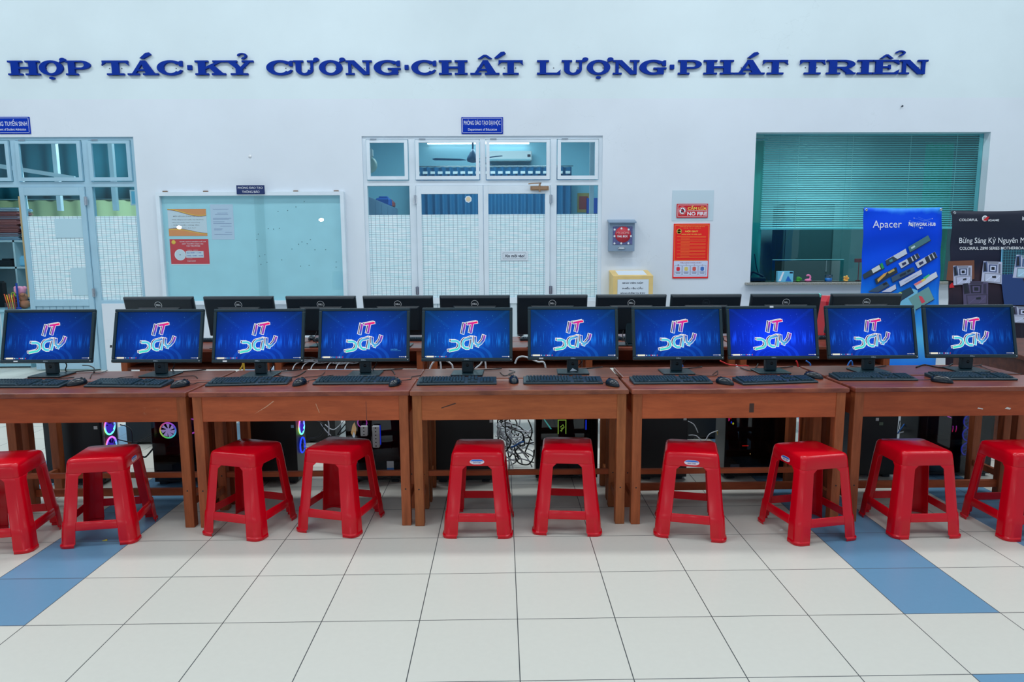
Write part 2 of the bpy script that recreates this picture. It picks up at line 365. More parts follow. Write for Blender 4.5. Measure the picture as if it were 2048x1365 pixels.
# monitor picture: deep blue digital city, object colour sets how bright the panel is
def screen_material():
    global nt
    m = bpy.data.materials.new('screen_picture'); m.use_nodes = True; nt = m.node_tree; nt.nodes.clear()
    o = N(nt, 'ShaderNodeOutputMaterial'); tc = N(nt, 'ShaderNodeTexCoord'); sx = N(nt, 'ShaderNodeSeparateXYZ'); nt.links.new(tc.outputs['Generated'], sx.inputs[0])
    X, Z = sx.outputs[0], sx.outputs[2]
    dx = mth('SUBTRACT', X, .5); dz = mth('SUBTRACT', Z, .42)
    rad = mth('SQRT', mth('ADD', mth('MULTIPLY', dx, dx), mth('MULTIPLY', mth('MULTIPLY', dz, dz), .7)))
    cr = N(nt, 'ShaderNodeValToRGB'); e = cr.color_ramp.elements
    e[0].position = .0; e[0].color = (*lin((4, 74, 205)), 1); e[1].position = .62; e[1].color = (*lin((2, 38, 92)), 1)
    k = e.new(.3); k.color = (*lin((3, 50, 150)), 1); nt.links.new(rad, cr.inputs[0])
    mp = N(nt, 'ShaderNodeMapping'); mp.inputs['Scale'].default_value = (62, 1, 2.4); nt.links.new(tc.outputs['Generated'], mp.inputs[0])
    n = N(nt, 'ShaderNodeTexNoise'); n.inputs['Scale'].default_value = 1.2; n.inputs['Detail'].default_value = 2; nt.links.new(mp.outputs[0], n.inputs['Vector'])
    s1 = N(nt, 'ShaderNodeMapRange'); s1.inputs[1].default_value = .50; s1.inputs[2].default_value = .66; nt.links.new(n.outputs['Fac'], s1.inputs[0])
    hb = N(nt, 'ShaderNodeMapRange'); hb.inputs[1].default_value = .56; hb.inputs[2].default_value = .35; nt.links.new(Z, hb.inputs[0])
    hb2 = N(nt, 'ShaderNodeMapRange'); hb2.inputs[1].default_value = .2; hb2.inputs[2].default_value = .36; nt.links.new(Z, hb2.inputs[0])
    streak = mth('MULTIPLY', mth('MULTIPLY', s1.outputs[0], hb.outputs[0]), hb2.outputs[0])
    # concentric arcs rising from the bottom edge
    d2 = mth('SQRT', mth('ADD', mth('MULTIPLY', dx, dx), mth('MULTIPLY', mth('POWER', mth('SUBTRACT', Z, -.02), 2), .9)))
    arc = mth('MULTIPLY', mth('GREATER_THAN', mth('SINE', mth('MULTIPLY', d2, 72)), .25), mth('LESS_THAN', d2, .34))
    arc = mth('MULTIPLY', arc, mth('GREATER_THAN', d2, .12))
    # two light beams from the upper corners
    bm = mth('LESS_THAN', mth('ABSOLUTE', mth('SUBTRACT', mth('ABSOLUTE', dx), mth('ADD', mth('MULTIPLY', mth('SUBTRACT', Z, .6), .75), .18))), .025)
    bm = mth('MULTIPLY', bm, mth('GREATER_THAN', Z, .64))
    fac = mth('MINIMUM', mth('ADD', mth('ADD', mth('MULTIPLY', streak, .55), mth('MULTIPLY', arc, .16)), mth('MULTIPLY', bm, .045)), 1)
    mx = N(nt, 'ShaderNodeMix', data_type='RGBA'); nt.links.new(fac, mx.inputs[0]); nt.links.new(cr.outputs[0], mx.inputs[6]); mx.inputs[7].default_value = (*lin((30, 120, 245)), 1)
    dots = N(nt, 'ShaderNodeTexVoronoi'); dots.inputs['Scale'].default_value = 26; nt.links.new(tc.outputs['Generated'], dots.inputs['Vector'])
    mx3 = N(nt, 'ShaderNodeMix', data_type='RGBA'); nt.links.new(mth('MULTIPLY', mth('LESS_THAN', dots.outputs[0], .07), .55), mx3.inputs[0])
    nt.links.new(mx.outputs[2], mx3.inputs[6]); mx3.inputs[7].default_value = (*lin((90, 180, 255)), 1)
    oi = N(nt, 'ShaderNodeObjectInfo'); mu = N(nt, 'ShaderNodeMix', data_type='RGBA', blend_type='MULTIPLY'); mu.inputs[0].default_value = 1
    nt.links.new(mx3.outputs[2], mu.inputs[6]); nt.links.new(oi.outputs['Color'], mu.inputs[7])
    em = N(nt, 'ShaderNodeEmission'); nt.links.new(mu.outputs[2], em.inputs[0])
    g = N(nt, 'ShaderNodeBsdfGlossy'); g.inputs['Roughness'].default_value = .4; g.inputs[0].default_value = (.010, .014, .016, 1)
    ad = N(nt, 'ShaderNodeAddShader'); nt.links.new(em.outputs[0], ad.inputs[0]); nt.links.new(g.outputs[0], ad.inputs[1]); nt.links.new(ad.outputs[0], o.inputs[0])
    return m
M_SCR = screen_material()
def emis(name, rgb, s=1.):
    if name in MATS: return MATS[name]
    m = bpy.data.materials.new(name); m.use_nodes = True; t = m.node_tree; t.nodes.clear(); o = N(t, 'ShaderNodeOutputMaterial'); e = N(t, 'ShaderNodeEmission')
    e.inputs[0].default_value = (*lin(rgb), 1); e.inputs[1].default_value = s; t.links.new(e.outputs[0], o.inputs[0]); MATS[name] = m; return m
def grad_emis(name, stops, vec, s=1., gen='Generated'):
    """lit gradient along the direction vec in generated coordinates"""
    m = bpy.data.materials.new(name); m.use_nodes = True; t = m.node_tree; t.nodes.clear(); o = N(t, 'ShaderNodeOutputMaterial'); e = N(t, 'ShaderNodeEmission')
    tc = N(t, 'ShaderNodeTexCoord'); d = N(t, 'ShaderNodeVectorMath', operation='DOT_PRODUCT'); d.inputs[1].default_value = vec
    cr = N(t, 'ShaderNodeValToRGB'); el = cr.color_ramp.elements
    el[0].position = stops[0][0]; el[0].color = (*lin(stops[0][1]), 1); el[1].position = stops[-1][0]; el[1].color = (*lin(stops[-1][1]), 1)
    for p, c in stops[1:-1]: q = el.new(p); q.color = (*lin(c), 1)
    t.links.new(tc.outputs[gen], d.inputs[0]); t.links.new(d.outputs['Value'], cr.inputs[0]); t.links.new(cr.outputs[0], e.inputs[0]); e.inputs[1].default_value = s
    t.links.new(e.outputs[0], o.inputs[0]); return m
E_LOGO = grad_emis('logo_gradient', [(.0, (70, 226, 190)), (.40, (90, 200, 235)), (.56, (60, 80, 190)), (.72, (170, 60, 180)), (.85, (236, 30, 110)), (1., (240, 80, 80))], (.38, 0, .62), 1.)
E_WHITE = emis('screen_white', (245, 246, 250))
E_NAVY = emis('logo_navy', (44, 36, 84))
E_CREAM = emis('screen_cream', (240, 236, 214))
E_RED = emis('screen_red', (230, 70, 80))
E_CYAN = emis('screen_cyan', (90, 190, 240))
def ring_emis(name, s):
    """rainbow by angle round the fan hub (local x,z plane)"""
    m = bpy.data.materials.new(name); m.use_nodes = True; global nt; nt = m.node_tree; nt.nodes.clear(); o = N(nt, 'ShaderNodeOutputMaterial'); e = N(nt, 'ShaderNodeEmission')
    tc = N(nt, 'ShaderNodeTexCoord'); sx = N(nt, 'ShaderNodeSeparateXYZ'); nt.links.new(tc.outputs['Generated'], sx.inputs[0])
    a = mth('DIVIDE', mth('ARCTAN2', mth('SUBTRACT', sx.outputs[2], .5), mth('SUBTRACT', mth('MAXIMUM', sx.outputs[0], sx.outputs[1]), .5)), 2*PI)
    h = N(nt, 'ShaderNodeCombineColor', mode='HSV'); nt.links.new(mth('FRACT', mth('ADD', a, .62)), h.inputs[0]); h.inputs[1].default_value = .85; h.inputs[2].default_value = 1
    nt.links.new(h.outputs[0], e.inputs[0]); e.inputs[1].default_value = s; nt.links.new(e.outputs[0], o.inputs[0]); return m
E_RAIN = ring_emis('rainbow_led', 1.6)
E_BLUE = emis('blue_led', (40, 70, 255), 1.3)
E_PINK = emis('pink_led', (240, 90, 220), 1.2)
E_REDL = emis('red_led', (255, 30, 20), 1.1)
E_LIME = emis('lime_led', (200, 240, 90), 1.)
E_TEAL = emis('teal_led', (80, 220, 200), 1.)
E_WARM = emis('warm_led', (255, 190, 120), 1.)
E_TUBE = emis('tube_light', (240, 252, 255), 5.)
# ================================================================== the setting
YW = 8.6                                  # hall face of the back wall
def wx(u, v=430, Y=YW): return aty(u, v, Y).x
def wz(v, u=1024, Y=YW): return aty(u, v, Y).z
D1 = (-7.49, -4.515); D2 = (-1.716, 1.270); DT = 2.912; WN = (3.185, 6.14, 1.083, 2.946)
fl = MB(); fl.add([(-14, -7, 0), (14, -7, 0), (14, 14, 0), (-14, 14, 0)], [(0, 1, 2, 3)], M_FLOOR)
tag(fl.build('floor'), kind='structure')
wb = MB()
for a, b_, z0, z1 in ((-14, D1[0], 0, 6.6), (D1[1], D2[0], 0, 6.6), (D2[1], WN[0], 0, 6.6), (WN[1], 14, 0, 6.6), (D1[0], D1[1], DT, 6.6), (D2[0], D2[1], DT, 6.6),
                      (WN[0], WN[1], WN[3], 6.6), (WN[0], WN[1], 0, WN[2])):
    wb.box(a, b_, YW, YW+.2, z0, z1, M_WALL)
# low walls under the side lights
for a, b_ in ((D1[0], D1[0]+.56), (D1[1]-.56, D1[1]), (D2[0], D2[0]+.56), (D2[1]-.56, D2[1])): wb.box(a, b_, YW, YW+.2, 0, .86, M_WALL)
tag(wb.build('wall_back'), kind='structure')
M_CEIL = mat('ceiling_paint', (226, 232, 236), rough=.8)
cl = MB(); cl.box(-14, 14, -3.5, YW+.2, 6.6, 6.7, M_CEIL); tag(cl.build('ceiling'), kind='structure')
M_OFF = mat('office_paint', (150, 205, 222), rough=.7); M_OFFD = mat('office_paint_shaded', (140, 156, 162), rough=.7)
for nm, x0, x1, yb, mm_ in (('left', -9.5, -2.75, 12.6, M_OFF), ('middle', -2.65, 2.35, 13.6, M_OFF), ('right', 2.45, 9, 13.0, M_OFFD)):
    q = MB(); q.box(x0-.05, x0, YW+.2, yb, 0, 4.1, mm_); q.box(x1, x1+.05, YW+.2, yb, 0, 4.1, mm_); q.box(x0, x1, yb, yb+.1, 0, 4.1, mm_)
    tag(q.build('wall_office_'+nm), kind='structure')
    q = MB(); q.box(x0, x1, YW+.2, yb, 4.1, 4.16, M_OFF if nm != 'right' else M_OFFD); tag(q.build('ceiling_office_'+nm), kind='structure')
# ---- glazed door units
def door_unit(nm, X0, X1, leaves, panes_low, mull, MA=M_ALU):
    """X0..X1 opening; mull = the two post centres between side lights and leaves"""
    root = sroot(nm, ((X0+X1)/2, YW, 0)); cx = root.location.x
    yf, yb_ = .02, .09
    f = MB(); t = .045
    def bx(a, b_, z0, z1, y0=yf, y1=yb_, M=MA, o=f):
        e = .0007*(len(o.v)//8 % 9); o.box(a-cx, b_-cx, y0+e, y1-e, z0, z1, M)
    bx(X0, X0+t, .86, DT); bx(X1-t, X1, .86, DT); bx(X0, X1, DT-.035, DT)
    zt = 2.345                                     # transom bar centre
    bx(X0, X1, zt-.032, zt+.032)
    c = (mull[0]+mull[1])/2
    for x in mull: bx(x-.04, x+.04, 0, DT)
    bx(c-.035, c+.035, zt, DT)
    f.build('frame', root)
    # transom sashes
    cols = [(X0+t, mull[0]-.04), (mull[0]+.04, c-.035), (c+.035, mull[1]-.04), (mull[1]+.04, X1-t)]
    for a, b_ in cols:
        s = MB(); k = .042; a += .008; b_ -= .008; z0, z1 = zt+.04, DT-.045
        for q in ((a, a+k, z0, z1), (b_-k, b_, z0, z1), (a+k, b_-k, z0, z0+k), (a+k, b_-k, z1-k*.8, z1)): bx(*q, y0=-.005, y1=.03, o=s)
        sh = s.build('transom_sash', root)
        g = MB(); g.box(a+k-cx, b_-k-cx, .012, .016, z0+k, z1-k*.8, M_GLASS); g.build('pane', sh)
        h = MB(); h.box(a+.05-cx, a+.13-cx, -.012, -.004, z1+.001, z1+.012, M_CHROME); h.build('hinge', sh)
    # side lights: glass above, film below
    for a, b_ in ((X0+t, mull[0]-.04), (mull[1]+.04, X1-t)):
        g = MB(); g.box(a-cx, b_-cx, .045, .05, .88, zt-.032, M_GLASS); p = g.build('side_pane', root)
        q = MB(); q.flat([(a-cx, .9), (b_-cx, .9), (b_-cx, 1.955), (a-cx, 1.955)], .043, M_FILM); q.build('frosted_film', p)
        q = MB(); q.box(a-cx, b_-cx, yf, yb_, .86, .9, MA); q.build('side_rail', root)
    return root, c, zt
def door_leaf(root, a, b_, zt, hinge_side, MA=M_ALU):
    cx = root.location.x; a -= cx; b_ -= cx; k = .062; z1 = zt-.036; lf = MB()
    for q in ((a, a+k, .02, z1), (b_-k, b_, .02, z1), (a+k, b_-k, z1-.10, z1), (a+k, b_-k, .83, .91), (a+k, b_-k, .02, .12)): lf.box(q[0], q[1], .0, .045, q[2], q[3], MA, .003)
    o = lf.build('door_leaf', root)
    g = MB(); g.box(a+k, b_-k, .02, .025, .91, z1-.10, M_GLASS); g.build('pane', o)
    q = MB(); q.flat([(a+k, .91), (b_-k, .91), (b_-k, 1.955), (a+k, 1.955)], .018, M_FILM); q.build('frosted_film', o)
    q = MB(); n = 8
    for i in range(n): w_ = (b_-a-2*k)/n; q.box(a+k+i*w_+.002, a+k+(i+1)*w_-.002, .014, .03, .12, .83, M_ALUW if MA is M_ALU else MA, .004)
    q.build('lower_panel', o)
    hx = b_+.012 if hinge_side > 0 else a-.012
    for z in (2.14, 1.0):
        h = MB(); h.cyl((hx, -.006, z-.055), (hx, -.006, z+.055), .009, M_CHROME, n=10); h.box(hx-.02, hx+.02, -.004, .002, z-.05, z+.05, M_CHROME); h.build('hinge', o)
    return o
d2, c2, zt = door_unit('door_2', D2[0], D2[1], 2, 4, (D2[0]+.61, D2[1]-.61))
l1 = door_leaf(d2, D2[0]+.655, c2-.002, zt, -1); l2 = door_leaf(d2, c2+.002, D2[1]-.655, zt, 1)
d1, c1, zt = door_unit('door_1', D1[0], D1[1], 1, 4, (D1[0]+.61, D1[1]-.61), M_ALUB)
l3 = door_leaf(d1, c1+.03, D1[1]-.655, zt, 1, M_ALUB)
q = MB(); q.box(wx(40)-d1.location.x, wx(40)+.02-d1.location.x, -.004, .0, .95, 2.2, mat('door_seal', (170, 150, 110), rough=.7)); q.build('edge_seal', l3)
# chrome closer on the right-hand leaf of the middle door
t = thing('door_closer', 'bronze metal door closer with folding arm at the top of the right door leaf', 'door closer', (wx(1079), YW-.012, wz(377)))
q = MB(); q.box(-.1, .1, -.03, .0, -.02, .02, M_BRASS, .006); q.box(-.115, .115, -.008, .0, -.026, .026, M_BRASS, .003); q.build('body', t)
q = MB(); q.cyl((0, -.02, -.045), (0, -.02, .045), .012, M_BRASS); q.build('spindle', t)
q = MB(); q.tube([(0, -.02, .045), (.02, -.03, .06), (-.1, -.04, .055), (-.14, -.03, .05)], .007, M_BRASS); q.build('arm', t)
# window 1: deep reveal, green glass, service opening
w1 = sroot('window_1', ((WN[0]+WN[1])/2, YW, WN[2])); wcx = w1.location.x
hx0, hx1, hz0, hz1 = wx(1549, 540, YW+.12)-wcx, wx(1680, 540, YW+.12)-wcx, 0.005, wz(522, 1600, YW+.12)-WN[2]
q = MB(); A, B, T = WN[0]-wcx, WN[1]-wcx, WN[3]-WN[2]
for a, b_, z0, z1 in ((A, hx0, 0, T), (hx1, B, 0, T), (hx0, hx1, hz1, T)): q.box(a, b_, .12, .128, z0, z1, M_GLASSG)
q.build('pane', w1)
q = MB(); E_ = mat('glass_edge', (120, 210, 215), rough=.2, emit=None)
for a, b_, z0, z1 in ((hx0-.035, hx0, 0, hz1), (hx1, hx1+.04, 0, hz1), (hx0-.035, hx1+.04, hz1, hz1+.012)): q.box(a, b_, .112, .119, z0, z1, glassm('edge_glass', (.5, .85, .86), 2.0, .1))
q.box(hx0-.035, hx1+.04, .110, .12, hz1+.012, hz1+.018, E_)
q.build('service_opening', w1)
M_GRAN = mat('granite', (150, 150, 142), rough=.25, noise=.35, nscale=70)
q = MB(); q.box(WN[0]-.07, WN[1]+.03, YW-.10, YW+.32, WN[2]-.035, WN[2]+.0, M_GRAN, .008); tag(q.build('trim_1'), kind='structure')

# venetian blind hung behind the glass
t = thing('venetian_blind', 'pale blue-green venetian blind lowered two thirds behind the green window glass', 'blind', (wcx+.05, YW+.26, WN[3]+.02))
M_SLAT = mat('slat', (196, 240, 246), rough=.45)
zb = wz(455, 1600, YW+.26)-t.location.z; q = MB(); n = 43; xa, xb = wx(1521, 440, YW+.26)-t.location.x, 1.60
for i in range(n):
    z = -.02+(zb+.02)*i/(n-1); q.add([(xa, -.016, z-.009), (xb, -.016, z-.009), (xb, -.002, z+.0015), (xa, -.002, z+.0015), (xb, .014, z+.007), (xa, .014, z+.007)], [(0, 1, 2, 3), (3, 2, 4, 5)], M_SLAT, True)
q.build('slats', t)
q = MB(); q.box(xa, xb, -.018, .018, zb-.03, zb-.012, M_SLAT, .004); q.build('bottom_rail', t)
q = MB(); q.box(xa, xb, -.02, .02, -.01, .03, M_SLAT, .003); q.build('head_rail', t)
for x in (xa+.45, xa+1.15, xa+1.9, xa+2.5):
    q = MB(); q.cyl((x, -.019, zb-.01), (x, -.019, 0), .003, M_WHT, n=5); q.build('ladder_cord', t)
# curtains beside the blind
def curtain(nm, label, x0, x1, y, z0, z1, folds, amp, m, parts=True, group=None):
    t = thing(nm, label, 'curtain', ((x0+x1)/2, y, z0), 0, group); q = MB(); n = folds*8; vs = []; 
    for i in range(n+1):
        a = i/n; x = (x0-x1)/2+(x1-x0)*a; yy = amp*math.sin(a*folds*2*PI)
        for z in (0, z1-z0): vs.append((x, yy*(1 if z == 0 else .7), z))
    fs = [(2*i, 2*i+2, 2*i+3, 2*i+1) for i in range(n)]
    o = q.add(vs, fs, m, True).build('drape', t); s = o.modifiers.new('thick', 'SOLIDIFY'); s.thickness = .004
    q = MB(); q.cyl(((x0-x1)/2-.03, 0, z1-z0+.02), ((x1-x0)/2+.03, 0, z1-z0+.02), .012, M_CHROME, n=8); q.build('rail', t)
    return t
M_TURQ = mat('turquoise_cloth', (110, 215, 200), rough=.8); M_TURQ2 = mat('green_cloth', (50, 190, 160), rough=.8)
curtain('curtain', 'turquoise curtain edge at the far left behind the service window', 3.20, 3.44, YW+.36, 1.09, 2.9, 2, .02, M_TURQ)
curtain('curtain', 'green curtain at the right end behind the window blind', 5.72, 6.1, YW+.62, .7, 2.9, 4, .02, M_TURQ2)

# ================================================================== slogan letters
def ring(q, cx, cz, ox, oz, ix, iz, a0, a1, y0, y1, n=28):
    A_ = [R(a0+(a1-a0)*i/n) for i in range(n+1)]
    o = [(cx+ox*math.cos(a), cz+oz*math.sin(a)) for a in A_]; i_ = [(cx+ix*math.cos(a), cz+iz*math.sin(a)) for a in A_]; m = q_m
    vs = [(x, y0, z) for x, z in o]+[(x, y0, z) for x, z in i_]+[(x, y1, z) for x, z in o]+[(x, y1, z) for x, z in i_]; k = n+1; fs = []
    for j in range(n): fs += [(j, k+j, k+j+1, j+1), (j, j+1, 2*k+j+1, 2*k+j), (k+j, 3*k+j, 3*k+j+1, k+j+1), (2*k+j, 2*k+j+1, 3*k+j+1, 3*k+j)]
    fs += [(0, 2*k, 3*k, k), (n, k+n, 3*k+n, 2*k+n)]
    q.add(vs, fs, m)
q_m = M_BLUE
def glyph(ch):
    """strokes of one wide slab-serif capital in the unit box: ('p', polygon) or ('r', ring)"""
    P = lambda *p: ('p', list(p)); B = lambda a, b_, c, d: ('p', [(a, c), (b_, c), (b_, d), (a, d)]); s = .12
    if ch == 'H': return [B(.1, .34, 0, 1), B(.66, .9, 0, 1), B(0, .45, 0, s), B(0, .45, 1-s, 1), B(.55, 1, 0, s), B(.55, 1, 1-s, 1), B(.3, .7, .43, .57)]
    if ch == 'O': return [('r', .5, .5, .5, .52, .24, .37, 0, 360)]
    if ch in 'PR':
        g = [B(.1, .36, 0, 1), B(0, .48, 0, s), B(0, .5, 1-s, 1), B(.3, .62, .88, 1), B(.3, .62, .40, .52), ('r', .6, .70, .38, .30, .14, .18, -90, 90)]
        if ch == 'R': g += [P((.46, .44), (.70, .46), (.98, .06), (.72, .06)), B(.68, 1, 0, s)]
        return g
    if ch == 'T': return [B(.37, .63, 0, 1), B(.18, .82, 0, s), B(0.02, .98, .86, 1), P((0, .66), (.06, 1), (.16, .88)), P((1, .66), (.94, 1), (.84, .88))]
    if ch == 'A': return [P((.13, .06), (.25, .06), (.56, 1), (.44, 1)), P((.60, .06), (.9, .06), (.6, 1), (.42, 1)), B(.25, .72, .28, .40), B(0, .38, 0, s), B(.5, 1, 0, s)]
    if ch in 'CG':
        g = [('r', .52, .5, .52, .52, .26, .37, 38, 322), P((.86, .60), (.98, .60), (.98, .98), (.90, .98), (.78, .86))]
        if ch == 'G': g += [B(.66, .9, 0.02, .44), B(.52, 1, .36, .48)]
        else: g += [P((.84, .10), (.98, .32), (.9, .36), (.8, .24))]
        return g
    if ch == 'K': return [B(.1, .34, 0, 1), B(0, .44, 0, s), B(0, .44, 1-s, 1), P((.3, .34), (.3, .52), (.74, .94), (.9, .94)), P((.42, .58), (.62, .68), (.95, .06), (.66, .06)), B(.58, .98, 1-s, 1), B(.54, 1, 0, s)]
    if ch == 'Y': return [P((.08, .94), (.36, .94), (.62, .42), (.40, .42)), P((.76, .94), (.9, .94), (.62, .40), (.5, .46)), B(.38, .62, 0, .5), B(.2, .8, 0, s), B(0, .44, 1-s, 1), B(.6, 1, 1-s, 1)]
    if ch == 'U': return [B(.1, .34, .34, 1), B(.74, .86, .34, 1), ('r', .48, .36, .38, .38, .15, .24, 180, 360), B(0, .44, 1-s, 1), B(.6, 1, 1-s, 1)]
    if ch == 'N': return [B(.1, .22, 0, 1), B(0, .34, 0, s), B(0, .28, 1-s, 1), P((.08, 1), (.34, 1), (.9, 0), (.66, 0)), B(.78, .9, 0, 1), B(.64, 1, 1-s, 1)]
    if ch == 'L': return [B(.12, .38, 0, 1), B(0, .5, 1-s, 1), B(0, .98, 0, s+.01), P((.8, .1), (1, .36), (.94, 0))]
    if ch == 'I': return [B(.28, .72, 0, 1), B(0, 1, 0, s), B(0, 1, 1-s, 1)]
    if ch == 'E': return [B(.12, .38, 0, 1), B(0, .96, 0, s), B(0, .96, 1-s, 1), B(.3, .66, .44, .56), B(.6, .68, .34, .66), P((.78, .1), (1, .34), (.96, 0)), P((.78, .9), (1, .68), (.96, 1))]
    return []
def accent(kind):
    if kind == 'acute': return [('p', [(.42, 1.16), (.54, 1.12), (.80, 1.42), (.74, 1.56), (.62, 1.52)])]
    if kind == 'hook': return [('r', .62, 1.34, .17, .17, .09, .09, -50, 190), ('p', [(.58, 1.10), (.68, 1.10), (.78, 1.24), (.64, 1.22)])]
    if kind == 'horn': return [('r', 1.0, 1.06, .13, .13, .001, .001, 0, 360), ('p', [(.84, .84), (1.0, .92), (1.06, 1.02), (.9, 1.0)])]
    if kind == 'dot': return [('r', .5, -.2, .11, .09, .001, .001, 0, 360)]
    if kind == 'hat': return [('p', [(.26, 1.10), (.38, 1.10), (.52, 1.28), (.52, 1.38), (.46, 1.38)]), ('p', [(.76, 1.10), (.64, 1.10), (.50, 1.28), (.50, 1.38), (.56, 1.38)])]
    if kind == 'acute_right': return [('p', [(.82, 1.16), (.94, 1.12), (1.22, 1.46), (1.16, 1.60), (1.04, 1.56)])]
    if kind == 'hook_right': return [('r', 1.02, 1.50, .18, .16, .1, .08, -50, 190), ('p', [(.96, 1.28), (1.06, 1.28), (1.18, 1.40), (1.04, 1.40)])]
L = [('H', 18.8, 82, []), ('O', 81, 129, ['horn', 'dot']), ('P', 134, 184.5, []), ('T', 206, 260, []), ('A', 257, 318.5, ['acute']), ('C', 316, 368.5, []), ('.', 376.5, 386, []),
     ('K', 392, 453, []), ('Y', 451, 509, ['hook']), ('C', 534, 588, []), ('U', 588, 634, ['horn']), ('O', 639, 686, ['horn']), ('N', 692, 744.7, []), ('G', 748, 802, []), ('.', 809.6, 817.8, []),
     ('C', 823, 874, []), ('H', 878, 935.4, []), ('A', 940.5, 999, ['hat', 'acute_right']), ('T', 996, 1046.5, []), ('L', 1073.8, 1121.6, []), ('U', 1123, 1170, ['horn']), ('O', 1173, 1220, ['horn', 'dot']),
     ('N', 1225, 1278, []), ('G', 1278, 1332, []), ('.', 1338.7, 1347.5, []), ('P', 1355, 1403, []), ('H', 1406, 1466, []), ('A', 1467, 1528, ['acute']), ('T', 1523.5, 1574.6, []),
     ('T', 1597.6, 1648.8, []), ('R', 1651, 1709, []), ('I', 1712.7, 1743.8, []), ('E', 1742.6, 1796, ['hat', 'hook_right']), ('N', 1797, 1853, [])]
words = ['HỢP']*3+['TÁC']*3+['']+['KỶ']*2+['CƯƠNG']*5+['']+['CHẤT']*4+['LƯỢNG']*5+['']+['PHÁT']*4+['TRIỂN']*5
disp = {'horn': 'ơ', }
SZ0, SZ1 = 3.632, 3.800
M_LBACK = mat('letter_side', (30, 50, 70), rough=.6)
dotn = 0
full = ['H', 'Ợ', 'P', 'T', 'Á', 'C', '', 'K', 'Ỷ', 'C', 'Ư', 'Ơ', 'N', 'G', '', 'C', 'H', 'Ấ', 'T', 'L', 'Ư', 'Ợ', 'N', 'G', '', 'P', 'H', 'Á', 'T', 'T', 'R', 'I', 'Ể', 'N']
def solid(q, sh, W_, H_, dy):
    k = 0
    for s in sh:
        y0 = -.034-dy*k; k += 1           # strokes sit a hair apart so that no two faces coincide
        if s[0] == 'p': q.prism([(x*W_, z*H_) for x, z in s[1]], y0, -.006, M_BLUE)
        else: ring(q, s[1]*W_, s[2]*H_, s[3]*W_, s[4]*H_, s[5]*W_, s[6]*H_, s[7], s[8], y0, -.006)
for (ch, u0, u1, acc), wd, fu in zip(L, words, full):
    x0, x1 = wx(u0, 136), wx(u1, 136); W_, H_ = x1-x0, SZ1-SZ0
    if ch == '.':
        q = MB(); q.box(0, W_, -.034, -.006, .06, .115, M_BLUE, .003); q.cyl((W_/2, -.006, .088), (W_/2, 0, .088), .008, M_LBACK, n=8)
        o = q.build('separator_dot', loc=(x0, YW, SZ0)); tag(o, 'small blue square dot between %s on the wall' % ['TÁC and KỶ', 'CƯƠNG and CHẤT', 'LƯỢNG and PHÁT'][dotn], 'wall letter', 'slogan on the wall'); dotn += 1
        continue
    q = MB(); solid(q, glyph(ch), W_, H_, .00025)
    for px_ in (.25, .7): q.cyl((W_*px_, -.007, H_*.5), (W_*px_, 0, H_*.5), .006, M_LBACK, n=6)
    o = q.build('raised_letter', loc=(x0, YW, SZ0)); tag(o, 'raised blue letter %s in the word %s of the wall slogan' % (fu, wd), 'wall letter', 'slogan on the wall')
    for a in acc:
        q = MB(); solid(q, accent(a), W_ if a != 'dot' else W_, H_, .0003); q.build('accent_mark', o)
q = MB(); q.box(0, .1, -.034, -.006, .06, .115, M_BLUE, .003); q.box(.03, .05, -.006, 0, .08, .1, M_LBACK); o = q.build('separator_dot', loc=(wx(3)-.1, YW, SZ0)); tag(o, 'blue dot cut by the left edge of the photo, before the word HỢP', 'wall letter', 'slogan on the wall')

# ================================================================== plaques, boards, papers
def plaque(nm, label, u0, u1, v0, v1, lines, m=M_BLUED, dy=.012, Y=YW, inkm=M_WHINK, border=True, cat='sign'):
    x0, x1, z1, z0 = wx(u0, (v0+v1)/2, Y), wx(u1, (v0+v1)/2, Y), wz(v0, (u0+u1)/2, Y), wz(v1, (u0+u1)/2, Y)
    w_, h_ = x1-x0, z1-z0; t = thing(nm, label, cat, (x0, Y, z0)); q = MB(); q.box(0, w_, -dy, 0, 0, h_, m, .002); q.build('board', t)
    if border:
        q = MB(); k = .012
        for a, b_, c, d in ((k, w_-k, k, k+.004), (k, w_-k, h_-k-.004, h_-k), (k, k+.004, k, h_-k), (w_-k-.004, w_-k, k, h_-k)): q.flat([(a, c), (b_, c), (b_, d), (a, d)], -dy-.0006, inkm)
        q.build('border_line', t)
    q = MB()
    for body, a, b_, c, d, bold in lines: q.text(body, a*w_, b_*w_, c*h_, d*h_, -dy-.0008, inkm, bold)
    q.build('lettering', t); return t, w_, h_
plaque('door_sign', 'blue office sign with white lettering above the middle glass door', 923, 1006, 234.5, 268, [('PHÒNG ĐÀO TẠO ĐẠI HỌC', .06, .94, .46, .84, .0), ('Department of Education', .16, .85, .14, .33, .0)])
plaque('door_sign', 'blue office sign above the left door, cut by the photo edge', -24, 61, 234, 268, [('PHÒNG TUYỂN SINH', .06, .94, .46, .86, .0), ('Department of Student Admission', .08, .9, .14, .33, .0)])
